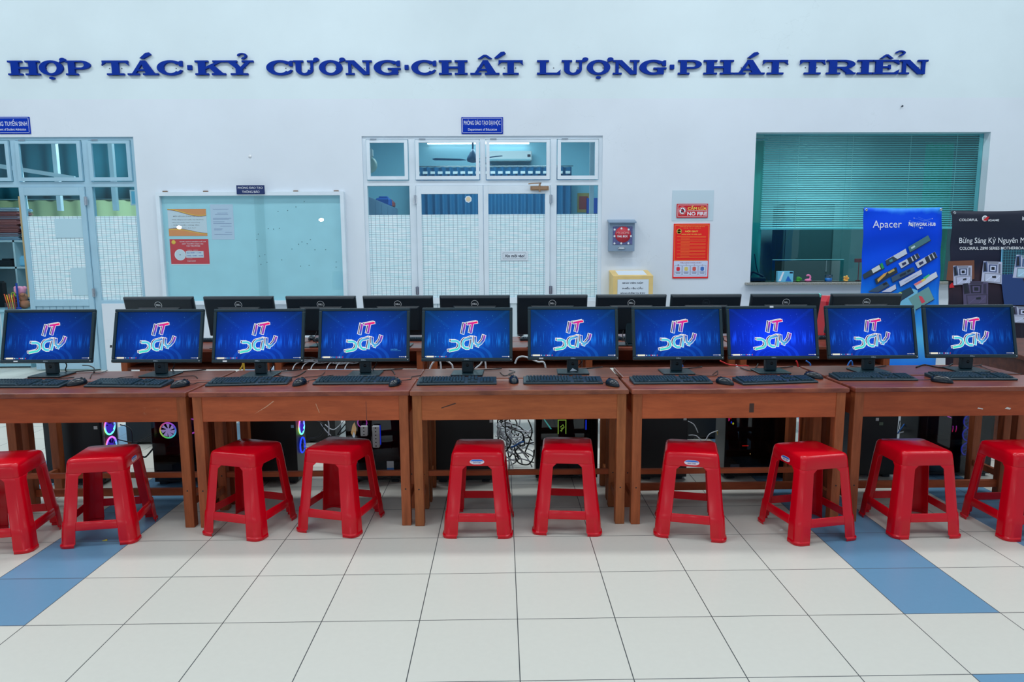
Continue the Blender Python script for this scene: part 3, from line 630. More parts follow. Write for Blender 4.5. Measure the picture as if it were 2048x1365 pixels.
# glazed notice board
bx0, bx1, bz0, bz1 = wx(315, 500), wx(690.5, 500)+.0, .845, 2.238
bx0, bx1 = -4.262, -1.950
nb = thing('notice_board', 'large wall notice board with sliding glass doors and aluminium frame', 'notice board', (bx0, YW, bz0)); w_, h_ = bx1-bx0, bz1-bz0
M_FELT = mat('board_back', (174, 226, 238), rough=.8, noise=.04, nscale=4)
q = MB(); q.box(.02, w_-.02, -.012, 0, .02, h_-.02, M_FELT); q.build('back_panel', nb)
q = MB(); k = .045
for a, b_, c, d in ((0, w_, 0, k), (0, w_, h_-k, h_), (0, k, k, h_-k), (w_-k, w_, k, h_-k)): q.box(a, b_, -.07, 0, c, d, M_ALU)
q.build('frame', nb)
q = MB(); q.box(k, w_*.57, -.045, -.041, k, h_-k, M_GLASSB); q.build('sliding_glass', nb)
q = MB(); q.box(w_*.52, w_-k, -.055, -.051, k, h_-k, M_GLASSB); q.build('sliding_glass', nb)
q = MB()
for i, (a, c) in enumerate([(rnd.uniform(.5, .95), rnd.uniform(.3, .95)) for _ in range(26)]): q.cyl((a*w_, -.0135, c*h_), (a*w_, -.012, c*h_), .006, mat('pin', (40, 90, 110)), n=6)
q.build('stray_pins', nb)
for u in (331, 412, 592, 673):
    q = MB(); x = wx(u, 385)-bx0; q.box(x-.03, x+.03, -.02, 0, h_, h_+.02, mat('rust', (130, 110, 96), rough=.8), .004); q.build('mounting_clip', nb)
plaque('board_sign', 'small dark blue sign on the top frame of the notice board', 473.5, 529.5, 371, 388.5, [('PHÒNG ĐÀO TẠO', .06, .94, .54, .88, .0), ('THÔNG BÁO', .2, .82, .12, .45, .0)], m=mat('plaque_navy', (10, 40, 96), rough=.4), Y=YW-.075, border=False)
def sheet(nm, label, u0, u1, v0, v1, Y, m, cat='notice'):
    x0, x1, z1, z0 = wx(u0, (v0+v1)/2, Y), wx(u1, (v0+v1)/2, Y), wz(v0, (u0+u1)/2, Y), wz(v1, (u0+u1)/2, Y)
    t = thing(nm, label, cat, (x0, Y, z0)); q = MB(); q.box(0, x1-x0, -.0015, 0, 0, z1-z0, m); q.build('sheet', t); return t, x1-x0, z1-z0
def lines(q, w_, h_, rows, y, m, t_=.006):
    for a, b_, c in rows: q.flat([(a*w_, c*h_), (b_*w_, c*h_), (b_*w_, c*h_+t_), (a*w_, c*h_+t_)], y, m)
YB = YW-.0125
M_OR = mat('print_orange', (236, 150, 84), rough=.6); M_YL = mat('print_yellow', (248, 200, 60), rough=.6); M_PUR = mat('print_purple', (150, 50, 80), rough=.6)
t, w_, h_ = sheet('pinned_notice', 'white notice with orange wave borders pinned at the left of the notice board', 336.5, 413.5, 418, 472.5, YB, M_PAPER)
q = MB()
def wave(a0, a1, f, y, m, lo=None):
    n = 16; up = [(w_*(i/n), h_*f(i/n)) for i in range(n+1)]; q.flat(up+[(w_, h_*a1), (0, h_*a0)], y, m)
wave(1, 1, lambda s: .90-.12*math.sin((s-.4)*3.6) - .03, -.0022, M_OR); wave(0, 0, lambda s: .14+.09*math.sin((.6-s)*3.6)+.03, -.0022, M_OR)
n_ = 16
q.ribbon([(w_*i/n_, h_*(.87-.12*math.sin((i/n_-.4)*3.6))) for i in range(n_+1)], .012, -.0026, M_YL); q.ribbon([(w_*i/n_, h_*(.85-.12*math.sin((i/n_-.4)*3.6))) for i in range(n_+1)], .006, -.0028, M_PUR)
q.ribbon([(w_*i/n_, h_*(.17+.09*math.sin((.6-i/n_)*3.6))) for i in range(n_+1)], .012, -.0026, M_YL); q.ribbon([(w_*i/n_, h_*(.19+.09*math.sin((.6-i/n_)*3.6))) for i in range(n_+1)], .006, -.0028, M_PUR)
q.build('orange_waves', t)
q = MB(); q.text('MỘT SỐ LƯU Ý KHI NỘP HỒ SƠ', .14*w_, .9*w_, .70*h_, .76*h_, -.002, M_INK, .01)
for i, s in enumerate(['- Phiếu đăng ký xét tuyển, học bạ photo', '- Bằng tốt nghiệp THPT công chứng', '- Căn cước công dân', '- Giấy khai sinh, ảnh 3x4']): q.text(s, .08*w_, (.92-.1*(i % 2)-.12*(i > 1))*w_, (.58-.1*i)*h_, (.625-.1*i)*h_, -.002, M_INK)
q.build('lettering', t)
M_PRED = mat('poster_red', (214, 40, 50), rough=.5)
t, w_, h_ = sheet('pinned_poster', 'red office-hours poster with a white clock, pinned below the orange-edged notice', 341, 418, 478.5, 530, YB, M_PRED)
q = MB(); q.flat([(0, 0), (w_, 0), (w_, .03*h_), (0, .03*h_)], -.002, M_WHINK)
for i, (s, a, b_) in enumerate([('THỜI GIAN NHẬN HỒ SƠ', .25, .94), ('XÉT TUYỂN HỌC BẠ', .31, .87), ('TẠI TRƯỜNG', .42, .78)]): q.text(s, a*w_, b_*w_, (.87-.085*i)*h_, (.935-.085*i)*h_, -.0024, M_WHINK, .02)
q.text('THỨ 2 - THỨ 7', .44*w_, .72*w_, .55*h_, .585*h_, -.0024, M_WHINK, .02)
q.flat([(.4*w_, .28*h_), (.86*w_, .28*h_), (.86*w_, .53*h_), (.4*w_, .53*h_)], -.0024, M_PAPER)
q.text('Sáng 8g00 - 11g00', .42*w_, .8*w_, .43*h_, .49*h_, -.0028, M_BLUED, .02); q.text('Chiều 13g00 - 16g30', .42*w_, .84*w_, .32*h_, .385*h_, -.0028, M_BLUED, .02)
q.text('(CHỦ NHẬT)', .42*w_, .56*w_, .22*h_, .25*h_, -.0024, M_WHINK); q.text('TẠM NGHỈ', .42*w_, .64*w_, .12*h_, .175*h_, -.0024, M_WHINK, .02); q.build('lettering', t)
q = MB(); q.cyl((.25*w_, -.0022, .39*h_), (.25*w_, -.004, .39*h_), .145*w_, M_WHINK, n=28); q.cyl((.25*w_, -.004, .39*h_), (.25*w_, -.005, .39*h_), .13*w_, M_PAPER, n=28); q.cyl((.25*w_, -.005, .39*h_), (.25*w_, -.006, .39*h_), .014*w_, M_INK, n=10); q.build('clock_face', t)
q = MB(); q.lathe([(.055*w_, 0), (.05*w_, -.001)], (.1*w_, -.0022, .88*h_), M_YL, axis='y'); q.build('yellow_badge', t)
t, w_, h_ = sheet('pinned_paper', 'plain white A4 letter with small print pinned beside the orange-edged notice', 422, 467.5, 409, 479.5, YB, mat('paper_pale', (196, 214, 234), rough=.7))
q = MB(); lines(q, w_, h_, [(.12, .8, .86), (.3, .75, .75), (.2, .78, .71), (.1, .9, .6), (.1, .8, .57), (.1, .6, .5), (.1, .9, .45), (.4, .9, .38), (.12, .5, .3), (.12, .46, .27), (.6, .9, .2), (.12, .9, .14)], -.002, mat('faint_print', (130, 150, 190)), .005); q.build('print', t)
# paper sign on the door glass
t, w_, h_ = sheet('door_notice', 'small white framed paper sign on the right leaf of the middle door', 1002, 1056, 502.5, 521.5, YW+.013, M_PAPER, 'sign')
q = MB()
for a, b_, c, d in ((.07, .93, .17, .2), (.07, .93, .8, .83), (.07, .078, .17, .83), (.922, .93, .17, .83)): q.flat([(a*w_, c*h_), (b_*w_, c*h_), (b_*w_, d*h_), (a*w_, d*h_)], -.002, M_INK)
q.text('Xin mời vào!', .13*w_, .87*w_, .33*h_, .68*h_, -.002, M_INK, .03); q.build('lettering', t)
for u0, u1, v0, v1, lb in ((110, 168, 438, 476, 'blank translucent sheet stuck high on the left door leaf, above the other sheet'), (143, 186, 537, 591, 'blank translucent sheet stuck low on the left door leaf, near its hinges')):
    sheet('taped_sheet', lb, u0, u1, v0, v1, YW+.014, mat('thin_paper', (180, 214, 226), rough=.7), 'paper')
# fire signs
M_FR = mat('fire_red', (206, 20, 34), rough=.4); M_FR2 = mat('fire_red_bright', (240, 16, 10), rough=.45)
q = MB(); x0, x1 = wx(1344, 410), wx(1427, 410); q.box(0, x1-x0, -.004, 0, 0, wz(381, 1385)-wz(442, 1385), mat('pale_board', (196, 216, 226), rough=.5)); o = q.build('backing_board', loc=(x0, YW, wz(442, 1385))); tag(o, 'pale blank backing board fixed to the wall behind the NO FIRE sign', 'board')
t, w_, h_ = plaque('fire_sign', 'small red sign CẤM LỬA NO FIRE with a crossed flame symbol', 1353, 1415.5, 408, 436, [('NO FIRE', .34, .96, .16, .42, .03)], m=M_FR, Y=YW-.004)
q = MB(); q.text('CẤM LỬA', .35*w_, .95*w_, .56*h_, .88*h_, -.0128, mat('sign_yellow', (250, 214, 90)), .03); q.flat([(.34*w_, .49*h_), (.95*w_, .49*h_), (.95*w_, .51*h_), (.34*w_, .51*h_)], -.0128, M_WHINK); q.build('yellow_lettering', t)
q = MB(); q.cyl((.18*w_, -.012, .5*h_), (.18*w_, -.0132, .5*h_), .13*w_, M_WHINK, n=28); q.lathe([(.125*w_, 0), (.125*w_, -.001), (.1*w_, -.001), (.1*w_, 0)], (.18*w_, -.0132, .5*h_), M_FR, 28, 'y')
q.cyl((.18*w_, -.0136, .5*h_), (.18*w_, -.0146, .5*h_), .098*w_, M_WHINK, n=28); q.prism([(.13*w_, .38*h_), (.23*w_, .38*h_), (.24*w_, .52*h_), (.18*w_, .7*h_), (.14*w_, .52*h_)], -.0155, -.0145, M_INK)
q.prism([(.11*w_, .62*h_), (.13*w_, .66*h_), (.255*w_, .38*h_), (.235*w_, .34*h_)], -.0165, -.0155, M_FR); q.build('flame_symbol', t)
t, w_, h_ = plaque('fire_rules_board', 'tall red fire regulations board NỘI QUY with a white picture strip below', 1346, 1417.5, 447.5, 557, [], m=M_FR2, Y=YW, border=False)
q = MB()
for a, b_, c, d in ((.03, .97, .33, .335), (.03, .97, .97, .975), (.03, .035, .33, .975), (.965, .97, .33, .975)): q.flat([(a*w_, c*h_), (b_*w_, c*h_), (b_*w_, d*h_), (a*w_, d*h_)], -.0128, mat('sign_yellow', (250, 214, 90)))
Yl = mat('sign_yellow', (250, 214, 90)); q.text('NỘI QUY', .32*w_, .68*w_, .84*h_, .88*h_, -.0128, Yl, .03); q.text('PHÒNG CHÁY VÀ CHỮA CHÁY', .22*w_, .78*w_, .795*h_, .82*h_, -.0128, Yl, .01)
q.text('CỘNG HÒA XÃ HỘI CHỦ NGHĨA VIỆT NAM', .16*w_, .86*w_, .935*h_, .955*h_, -.0128, Yl); q.text('Độc lập - Tự do - Hạnh phúc', .27*w_, .75*w_, .91*h_, .925*h_, -.0128, Yl)
lines(q, w_, h_, [(.2 if i % 3 else .1, .9 if i % 3 != 2 else .45, .76-.021*i) for i in range(19)], -.0128, mat('small_yellow', (248, 110, 40)), .006); q.build('lettering', t)
q = MB(); q.lathe([(.07*w_, 0), (.07*w_, -.001), (.06*w_, -.001), (.06*w_, 0)], (.15*w_, -.012, .86*h_), Yl, 24, 'y'); q.text('114', .1*w_, .2*w_, .845*h_, .875*h_, -.0128, Yl, .02); q.build('round_badge', t)
q = MB(); q.flat([(.025*w_, .03*h_), (.975*w_, .03*h_), (.975*w_, .32*h_), (.025*w_, .32*h_)], -.0126, mat('strip_white', (206, 216, 240))); q.text('TIÊU LỆNH CHỮA CHÁY', .2*w_, .8*w_, .27*h_, .3*h_, -.013, M_PUR, .02)
for i, c in enumerate([(220, 40, 60), (220, 200, 110), (214, 90, 80), (60, 110, 190)]):
    a = .05+.225*i
    for r_ in ((a, a+.2, .06, .063), (a, a+.2, .235, .238), (a, a+.006, .06, .238), (a+.2, a+.206, .06, .238)): q.flat([(r_[0]*w_, r_[2]*h_), (r_[1]*w_, r_[2]*h_), (r_[1]*w_, r_[3]*h_), (r_[0]*w_, r_[3]*h_)], -.013, M_INK)
    q.prism([((a+.1+.07*math.cos(k*.785)*(1 if k % 2 else .7))*w_, (.175+.04*math.sin(k*.785))*h_) for k in range(8)], -.0136, -.0126, mat('picture_%d' % i, c)); q.text('%d' % (i+1), (a+.085)*w_, (a+.115)*w_, .235*h_, .255*h_, -.0135, M_PUR)
    lines(q, w_, h_, [(a+.03, a+.17, .11), (a+.04, a+.16, .09)], -.0132, M_INK, .006)
q.build('picture_strip', t)
# letter box
x0, x1, z0, z1 = 1.352, 1.672, 1.484, 1.868
t = thing('letter_box', 'grey metal letter box with red printed oval and sloping lid on the wall', 'letter box', (x0, YW, z0)); w_, h_ = x1-x0, z1-z0; M_MB = mat('box_steel', (138, 160, 182), rough=.4, metal=.3, noise=.06)
q = MB(); q.box(0, w_, -.1, 0, 0, h_-.02, M_MB, .004); q.build('body', t)
q = MB(); q.hull([(-.012, 0, h_+.015), (-.012, 0, h_-.005), (-.012, -.135, h_-.035), (-.012, -.135, h_-.018)], [(w_+.012, 0, h_+.015), (w_+.012, 0, h_-.005), (w_+.012, -.135, h_-.035), (w_+.012, -.135, h_-.018)], M_MB); q.build('lid', t)
M_MBD = mat('door_print', (88, 92, 140), rough=.4, noise=.3, nscale=60); q = MB(); q.box(.045, w_-.03, -.106, -.1, .085, h_-.075, M_MBD, .002); dd = q.build('door', t)
q = MB(); q.lathe([(.001, 0), (.1, -.0005), (.1, .004)], (w_/2+.01, -.1075, .21), mat('oval_red', (190, 40, 60)), 28, 'y'); o = q.build('red_oval', dd)
q = MB(); q.text('MY-HOME', .09, w_-.07, .215, .245, -.1085, mat('pale_pink', (230, 150, 150)), .02); q.text('MAIL BOX', .1, w_-.09, .175, .2, -.1085, M_WHINK, .02); q.build('lettering', dd)
q = MB()
for (a, c) in [(.065, .1), (.24, .1), (.065, .27), (.24, .27), (.065, .19), (.27, .19), (.15, .1), (.15, .285)]: q.cyl((a, -.1062, c), (a, -.108, c), .014, M_WHT, n=5)
q.build('corner_flourishes', dd)
q = MB(); q.box(.11, .2, -.108, -.1, .025, .06, M_CHROME, .012); q.box(.12, .19, -.109, -.104, .034, .051, M_PAPER, .006); q.build('name_plate', t)
# ballot style suggestion box
M_PLY = mat('plywood', (226, 196, 128), rough=.6, noise=.07, nscale=6)
x0, x1 = 1.375, 1.86; yf = -.32; zb0 = .90
t = thing('submission_box', 'plywood submission box with white paper front fixed to the wall below the letter box', 'box', (x0, YW, zb0)); w_ = x1-x0; zf, zk = 1.172-zb0, 1.233-zb0
q = MB(); fx0 = .0
q.hull([(0, 0, 0), (0, 0, zk), (0, yf, zf), (0, yf, 0)], [(.012, 0, 0), (.012, 0, zk), (.012, yf, zf), (.012, yf, 0)], M_PLY)
q.hull([(w_-.012, 0, 0), (w_-.012, 0, zk), (w_-.012, yf, zf), (w_-.012, yf, 0)], [(w_, 0, 0), (w_, 0, zk), (w_, yf, zf), (w_, yf, 0)], M_PLY)
q.box(.012, w_-.012, yf+.004, yf+.016, 0, zf, M_PLY); q.box(.012, w_-.012, yf, 0, 0, .012, M_PLY); q.build('body', t)
q = MB(); fr = [(0, .05, yf-.008, 0, zf), (w_-.05, w_, yf-.008, 0, zf)]
q.box(-.004, .05, yf-.01, yf, 0, zf, M_PLY, .002); q.box(w_-.05, w_+.004, yf-.01, yf, 0, zf, M_PLY, .002); q.box(.05, w_-.05, yf-.01, yf, zf-.03, zf, M_PLY, .002); q.build('front_frame', t)
q = MB(); q.hull([(-.005, 0, zk), (-.005, yf-.01, zf), (-.005, yf-.01, zf+.012), (-.005, 0, zk+.012)], [(w_+.005, 0, zk), (w_+.005, yf-.01, zf), (w_+.005, yf-.01, zf+.012), (w_+.005, 0, zk+.012)], M_PLY); ld = q.build('lid', t)
q = MB(); q.hull([(.07, -.03, zk+.0075), (.07, yf+.05, zf+.0215), (.07, yf+.05, zf+.023), (.07, -.03, zk+.009)], [(w_-.06, -.03, zk+.0075), (w_-.06, yf+.05, zf+.0215), (w_-.06, yf+.05, zf+.023), (w_-.06, -.03, zk+.009)], M_PAPER); q.build('lid_paper', ld)
q = MB(); q.box(.05, w_-.05, yf-.012, yf-.0105, .005, zf-.03, M_PAPER); pp = q.build('paper_front', t)
q = MB()
for i, s in enumerate(['SINH VIÊN NỘP', 'PHIẾU YÊU CẦU', 'BẢNG ĐIỂM TẠI ĐÂY']): q.text(s, .11-.02*(i == 2), w_-.12+.03*(i == 2), .185-.062*i, .213-.062*i, yf-.0135, M_INK, .02)
q.build('lettering', pp)
# small things on the wall
for u, v, lb in ((500, 313, 'pale round screw cap on the wall above the notice board'), (1803, 213, 'small dark nail in the wall above the window')):
    q = MB(); q.lathe([(.022, 0), (.018, -.006), (.006, -.012), (.001, -.012)] if u == 500 else [(.006, 0), (.006, -.02), (.012, -.022), (.001, -.024)], (0, 0, 0), M_WHT if u == 500 else M_LBACK, 12, 'y'); o = q.build('screw_cap' if u == 500 else 'nail', loc=(wx(u, v), YW, wz(v, u))); tag(o, lb, 'fixing')
# ================================================================== inside the offices
Yc = 13.2
def ox(u, v, Y): return aty(u, v, Y).x
def oz(v, u, Y): return aty(u, v, Y).z
M_CURB = mat('blue_curtain', (4, 96, 140), rough=.7)
cb = curtain('curtain', 'long bright blue pleated curtain across the far wall of the middle office', ox(829, 345, Yc), ox(1143, 345, Yc), Yc, .3, oz(335, 950, Yc), 21, .05, M_CURB)
q = MB(); x0_, x1_ = ox(829, 345, Yc)-cb.location.x, ox(1143, 345, Yc)-cb.location.x
for i in range(21):
    xx = x0_+(x1_-x0_)*(i+.5)/21; q.box(xx-.05, xx+.04, -.07, -.062, oz(335, 950, Yc)-.3-.13, oz(335, 950, Yc)-.3-.08, M_WHT, .003)
q.build('pleat_hooks', cb)
for u_, lb in ((902, 'white fluorescent tube lamp high on the far office wall, left of the door post'), (1010, 'white fluorescent tube lamp high on the far office wall, right of the door post')):
    w2 = .50; t = thing('tube_lamp', lb, 'lamp', (ox(u_, 285, 13.3), 13.55, oz(285, 950, 13.4))); q = MB(); q.box(-w2, w2, -.05, .0, .02, .06, M_WHT, .004); q.build('batten', t); q = MB(); q.cyl((-w2+.03, -.07, 0), (w2-.03, -.07, 0), .022, E_TUBE, n=12); q.build('tube', t)
t = thing('ceiling_fan', 'blue-grey ceiling fan hanging inside the middle office', 'fan', (ox(946, 318, 10.9), 10.9, oz(319, 946, 10.9))); M_FAN = mat('fan_grey', (70, 120, 160), rough=.4)
q = MB(); q.cyl((0, 0, .06), (0, 0, 4.1-t.location.z), .014, M_FAN, n=10); q.build('rod', t)
q = MB(); q.lathe([(.02, .16), (.05, .1), (.09, .03), (.10, 0), (.09, -.03), (.03, -.05), (.001, -.05)], (0, 0, 0), M_FAN); q.build('motor', t)
for a in (190, 315, 68):
    q = MB(); c_, s_ = math.cos(R(a)), math.sin(R(a)); pr = [(.1, -.02), (.2, -.06), (.6, -.07), (.64, 0), (.6, .06), (.2, .04)]
    lo = [(c_*x-s_*y, s_*x+c_*y, -.01+.1*y) for x, y in pr]; q.hull(lo, [(x, y, z+.006) for x, y, z in lo], M_FAN); q.build('blade', t)
x0_, x1_, z0_, z1_ = ox(975, 312, 13.4), ox(1064, 312, 13.4), oz(322, 1020, 13.4), oz(302, 1020, 13.4)
t = thing('air_conditioner', 'white wall-mounted air conditioner on the far wall of the middle office', 'air conditioner', (x0_, 13.597, z0_))
q = MB(); q.box(0, x1_-x0_, -.22, 0, 0, z1_-z0_, M_WHT, .02); q.build('housing', t); q = MB(); q.box(.03, x1_-x0_-.03, -.225, -.215, .0, .035, mat('louvre', (150, 190, 200))); q.build('louvre', t)
q = MB(); q.box(x1_-x0_-.09, x1_-x0_-.03, -.224, -.216, .07, .12, M_INK); q.build('display', t)
x0_, x1_, z0_, z1_ = ox(1157, 403, 13.4), ox(1181, 403, 13.4), oz(424, 1168, 13.4), oz(385, 1168, 13.4)
q = MB(); q.box(0, x1_-x0_, -.02, 0, 0, z1_-z0_, mat('gold_frame', (190, 160, 90))); q.box(.03, x1_-x0_-.03, -.024, -.02, .06, z1_-z0_-.06, mat('dull_red', (170, 70, 70))); tag(q.build('wall_calendar', loc=(x0_, 13.6, z0_)), 'red and gold calendar on the far office wall, seen through the right side light', 'calendar')
M_CAB = mat('cabinet_bluegrey', (96, 130, 156), rough=.5)
t = thing('filing_cabinet', 'long blue-grey filing cabinet along the left wall of the middle office', 'cabinet', (-2.3, 9.2, 0)); q = MB(); q.box(0, .4, 0, 3.4, 0, 2.28, M_CAB, .005); q.build('body', t)
for i in range(6):
    q = MB(); q.box(.4, .408, .02+i*.56, .56+i*.56, .05, 2.24, M_CAB); d_ = q.build('door', t); q = MB(); q.box(.408, .42, .48+i*.56, .5+i*.56, .8, .95, M_CHROME); q.build('handle', d_)
t = thing('hanging_fan', 'white caged fan hanging inside the middle office, behind its left side light', 'fan', (ox(738, 330, 9.6), 9.6, oz(330, 738, 9.6))); q = MB(); q.cyl((0, 0, .2), (0, 0, 4.1-t.location.z), .02, M_WHT); q.build('rod', t); q = MB(); q.lathe([(.02, -.08), (.08, -.07), (.115, 0), (.08, .07), (.02, .08)], (0, 0, .0), mat('fan_cage', (190, 214, 206), rough=.5), 20, 'y'); q.build('cage', t)
q = MB(); q.box(-.06, .06, -.05, .05, .1, .22, M_WHT, .02); q.build('motor', t)
for (nm, lb, x, y, s_, c, hz) in (('storage_bag', 'blue plastic bag on top of the filing cabinet', -2.08, 12.2, .13, (20, 90, 170), .15), ('cardboard_box', 'small red-brown box on top of the filing cabinet beside the blue bag', -2.04, 12.47, .11, (150, 70, 70), .12)):
    q = MB(); q.box(-s_, s_, -s_, s_, 0, hz, mat(nm, c, rough=.5), .03); q.box(-s_*.6, s_*.6, -s_*.5, s_*.5, hz-.005, hz+.03, mat(nm, c), .01); tag(q.build(nm, loc=(x, y, 2.285)), lb, 'box' if 'box' in nm else 'bag')
t = thing('office_post', 'pale square post standing inside the middle office at its right side light', 'post', (ox(1183, 390, 9.6), 9.6, 0)); q = MB(); q.box(-.03, .03, -.03, .03, 0, 4.1, M_ALU, .003); q.build('shaft', t); q = MB(); q.box(-.06, .06, -.06, .06, 0, .02, M_ALU); q.build('foot_plate', t)
q = MB(); q.box(-.1, .12, -.05, .05, 0, .3, mat('blue_poster', (10, 80, 180)), .004); tag(q.build('blue_folder', loc=(ox(1192, 420, 12.9), 13.55, oz(427, 1192, 13.5))), 'blue box file on the far office wall beside the pale post', 'folder')
q = MB(); q.cyl((0, 0, 0), (0, -.003, 0), .045, M_PAPER, n=7); q.cyl((0, -.003, 0), (0, -.004, 0), .03, mat('sticker_beige', (222, 206, 170)), n=7); tag(q.build('round_sticker', loc=(wx(936.5, 399), YW+.018, wz(398.5, 936))), 'small beige sticker on the glass of the left leaf of the middle door', 'sticker')
# left office: khaki drape, shelves with files
M_KHA = mat('khaki_cloth', (170, 184, 140), rough=.8); M_TEALC = mat('teal_cloth', (50, 130, 150), rough=.8)
curtain('curtain', 'khaki curtain at the back of the left office, behind the shelf top', -9.4, -4.6, 12.2, .5, 2.42, 14, .04, M_KHA)
curtain('curtain', 'dark teal curtain filling the upper part of the left office, above the khaki one', -9.4, -2.9, 12.45, 2.44, 3.9, 18, .04, M_TEALC)
for i, (u, lean) in enumerate(((41, .1), (112, .0), (224, .0))):
    q = MB(); x = ox(u, 320, 9.9); q.hull([(x-.03, 9.87, 2.1), (x+.03, 9.87, 2.1), (x+.03, 9.93, 2.1), (x-.03, 9.93, 2.1)], [(x-.03-lean, 9.87, 4.1), (x+.03-lean, 9.87, 4.1), (x+.03-lean, 9.93, 4.1), (x-.03-lean, 9.93, 4.1)], M_ALU)
    tag(q.build('hanging_bar'), 'white hanger bar in the left office, ' + ['slanting behind the left edge of the leaf transom', 'behind the middle of the leaf transom', 'behind the side light transom'][i], 'bar')
q = MB(); a_, b2 = aty(0, 337, 9.7), aty(150, 360, 9.7); q.hull([(a_.x, 9.68, a_.z), (a_.x, 9.72, a_.z), (a_.x, 9.72, a_.z+.06), (a_.x, 9.68, a_.z+.06)], [(b2.x, 9.68, b2.z), (b2.x, 9.72, b2.z), (b2.x, 9.72, b2.z+.05), (b2.x, 9.68, b2.z+.05)], M_ALU); tag(q.build('cable_tray'), 'white sloping cable tray inside the left office', 'cable tray')
q = MB(); x, z = ox(264, 395, YW+.5), oz(408, 264, YW+.5); q.box(0, .2, -.01, 0, 0, .2, M_WHT); q.box(.02, .18, -.013, -.01, .02, .18, mat('cert_blue', (120, 200, 226))); tag(q.build('framed_certificate', loc=(x-.02, YW+.5, z-.02)), 'framed certificate seen through the side light of the left door', 'frame')
t = thing('open_shelf', 'white open shelf cabinet full of folders inside the left office doorway', 'shelf', (-7.9, 9.45, 0)); M_SH = mat('shelf_white', (176, 206, 214), rough=.5)
shz = [0, .35, oz(592, 10, 9.35)*.0+.62, oz(534, 15, 9.45), oz(481, 15, 9.45)]
q = MB(); q.box(0, 2.6, .38, .4, 0, shz[4], M_SH); q.box(0, .03, 0, .4, 0, shz[4], M_SH); q.box(2.57, 2.6, 0, .4, 0, shz[4], M_SH); q.build('carcass', t)
xd = ox(28, 500, 9.45)+7.9
for x in (xd-.62, xd, xd+.62):
    q = MB(); q.box(x-.012, x+.012, 0, .38, 0, shz[4], M_SH); q.build('upright', t)
for z in shz[1:]:
    q = MB(); q.box(.03, 2.57, 0, .38, z-.025, z, M_SH); q.build('shelf_board', t)
FC = [(176, 110, 110), (190, 120, 116), (150, 96, 104), (168, 200, 220), (120, 170, 200), (196, 214, 226)]
fn = ['pinkish', 'rose', 'mauve', 'pale blue', 'blue', 'white']
lv = ['at the bottom', 'second from the bottom', 'third from the bottom', 'fourth from the bottom', 'fifth from the bottom', 'sixth from the bottom', 'seventh from the bottom', 'eighth from the bottom']
for s_, (u, n) in enumerate(((-34, 8), (16, 8), (66, 4))):
    z = shz[4]+.002
    for i in range(n):
        k = [3, 2, 0, 1, 0, 2, 1, 4][i] if s_ < 2 else [5, 3, 3, 5, 4, 0, 3][i]; th = .052 if s_ < 2 else .06; th = round(th, 3)
        q = MB(); ww = .15
        for j in range(5):
            dx_, dz_ = rnd.uniform(-.02, .02), j*th/5; q.box(-ww+dx_, ww+dx_, -.0+rnd.uniform(-.01, .01), .3, dz_, dz_+th/5-.003, mat('folder_%d' % ((k+(j % 2)) % 6), FC[(k+(j % 2)) % 6], rough=.6))
        o = q.build('folder_bundle', loc=(ox(u, 450, 9.5), 9.48, z), rot=(0, 0, rnd.uniform(-.03, .03)))
        tag(o, '%s folder bundle on the shelf cabinet, %s of the %s stack' % (fn[k], lv[i], ['leftmost', 'middle', 'right'][s_]), 'folders', 'folder bundles on the shelf'); z += th+.004
for nm, u, v, w3, h3, c, lb in (('black_bag', 8, 533, .24, .09, (12, 20, 30), 'black bag lying on the upper shelf board by the doorway'), ('orange_box', 8, 580, .17, .24, (220, 110, 70), 'orange box file on the lower shelf by the doorway'), ('blue_pack', 42, 532, .12, .13, (120, 190, 220), 'pale blue packet on the upper shelf, right compartment'), ('book_pile', 42, 592, .12, .22, (40, 60, 90), 'dark pile of books on the lower shelf, right compartment')):
    zz = shz[3]+.001 if v < 550 else shz[2]+.001; q = MB()
    if nm == 'book_pile':
        for j in range(9): q.box(-w3/2, w3/2, 0, .2, j*.028, j*.028+.018, mat(nm, c)); q.box(-w3/2+.01, w3/2-.005, .002, .19, j*.028+.018, j*.028+.028, M_PAPER)
    else: q.box(-w3/2, w3/2, 0, .2, 0, h3, mat(nm, c, rough=.5), .02); q.box(-w3/4, w3/4, .03, .15, h3-.003, h3+.02, mat(nm, c), .005)
    tag(q.build(nm, loc=(ox(u, v, 9.5), 9.52, zz+.001)), lb, nm.split('_')[1])
# counter in the left doorway with toys and pens
x1_ = ox(57, 680, 8.85); t = thing('reception_desk', 'pale blue desk front standing in the open left doorway', 'desk', (-7.3, 8.85, 0)); ww = x1_+7.3
M_DK = mat('desk_blue', (150, 200, 216), rough=.45); zt_ = oz(620, 30, 8.85)
q = MB(); q.box(0, ww, 0, .02, .02, zt_-.03, M_DK); q.box(0, .02, .02, .4, 0.0, zt_-.03, M_DK); q.box(ww-.02, ww, .02, .4, 0.0, zt_-.03, M_DK); q.build('body', t); q = MB(); q.box(-.02, ww+.01, -.02, .42, zt_-.03, zt_, M_DK, .004); q.build('desk_top', t)
q = MB(); q.box(ww-.34, ww-.325, -.003, .0, .05, zt_-.05, M_ALUW); q.build('front_seam', t)
dz = zt_+.001
def put(q, nm, u, lb, cat, y=8.98, **k): o = q.build(nm, loc=(ox(u, 600, y), y, dz), **k); tag(o, lb, cat); return o
t = thing('pen_holder', 'clear pen holder with orange and yellow pens on the desk in the left doorway', 'pen holder', (ox(24, 605, 8.93), 8.93, dz)); q = MB(); q.box(-.07, .07, -.04, .04, 0, .09, glassm('acrylic', (.75, .85, .95), 1.5)); q.build('cup', t)
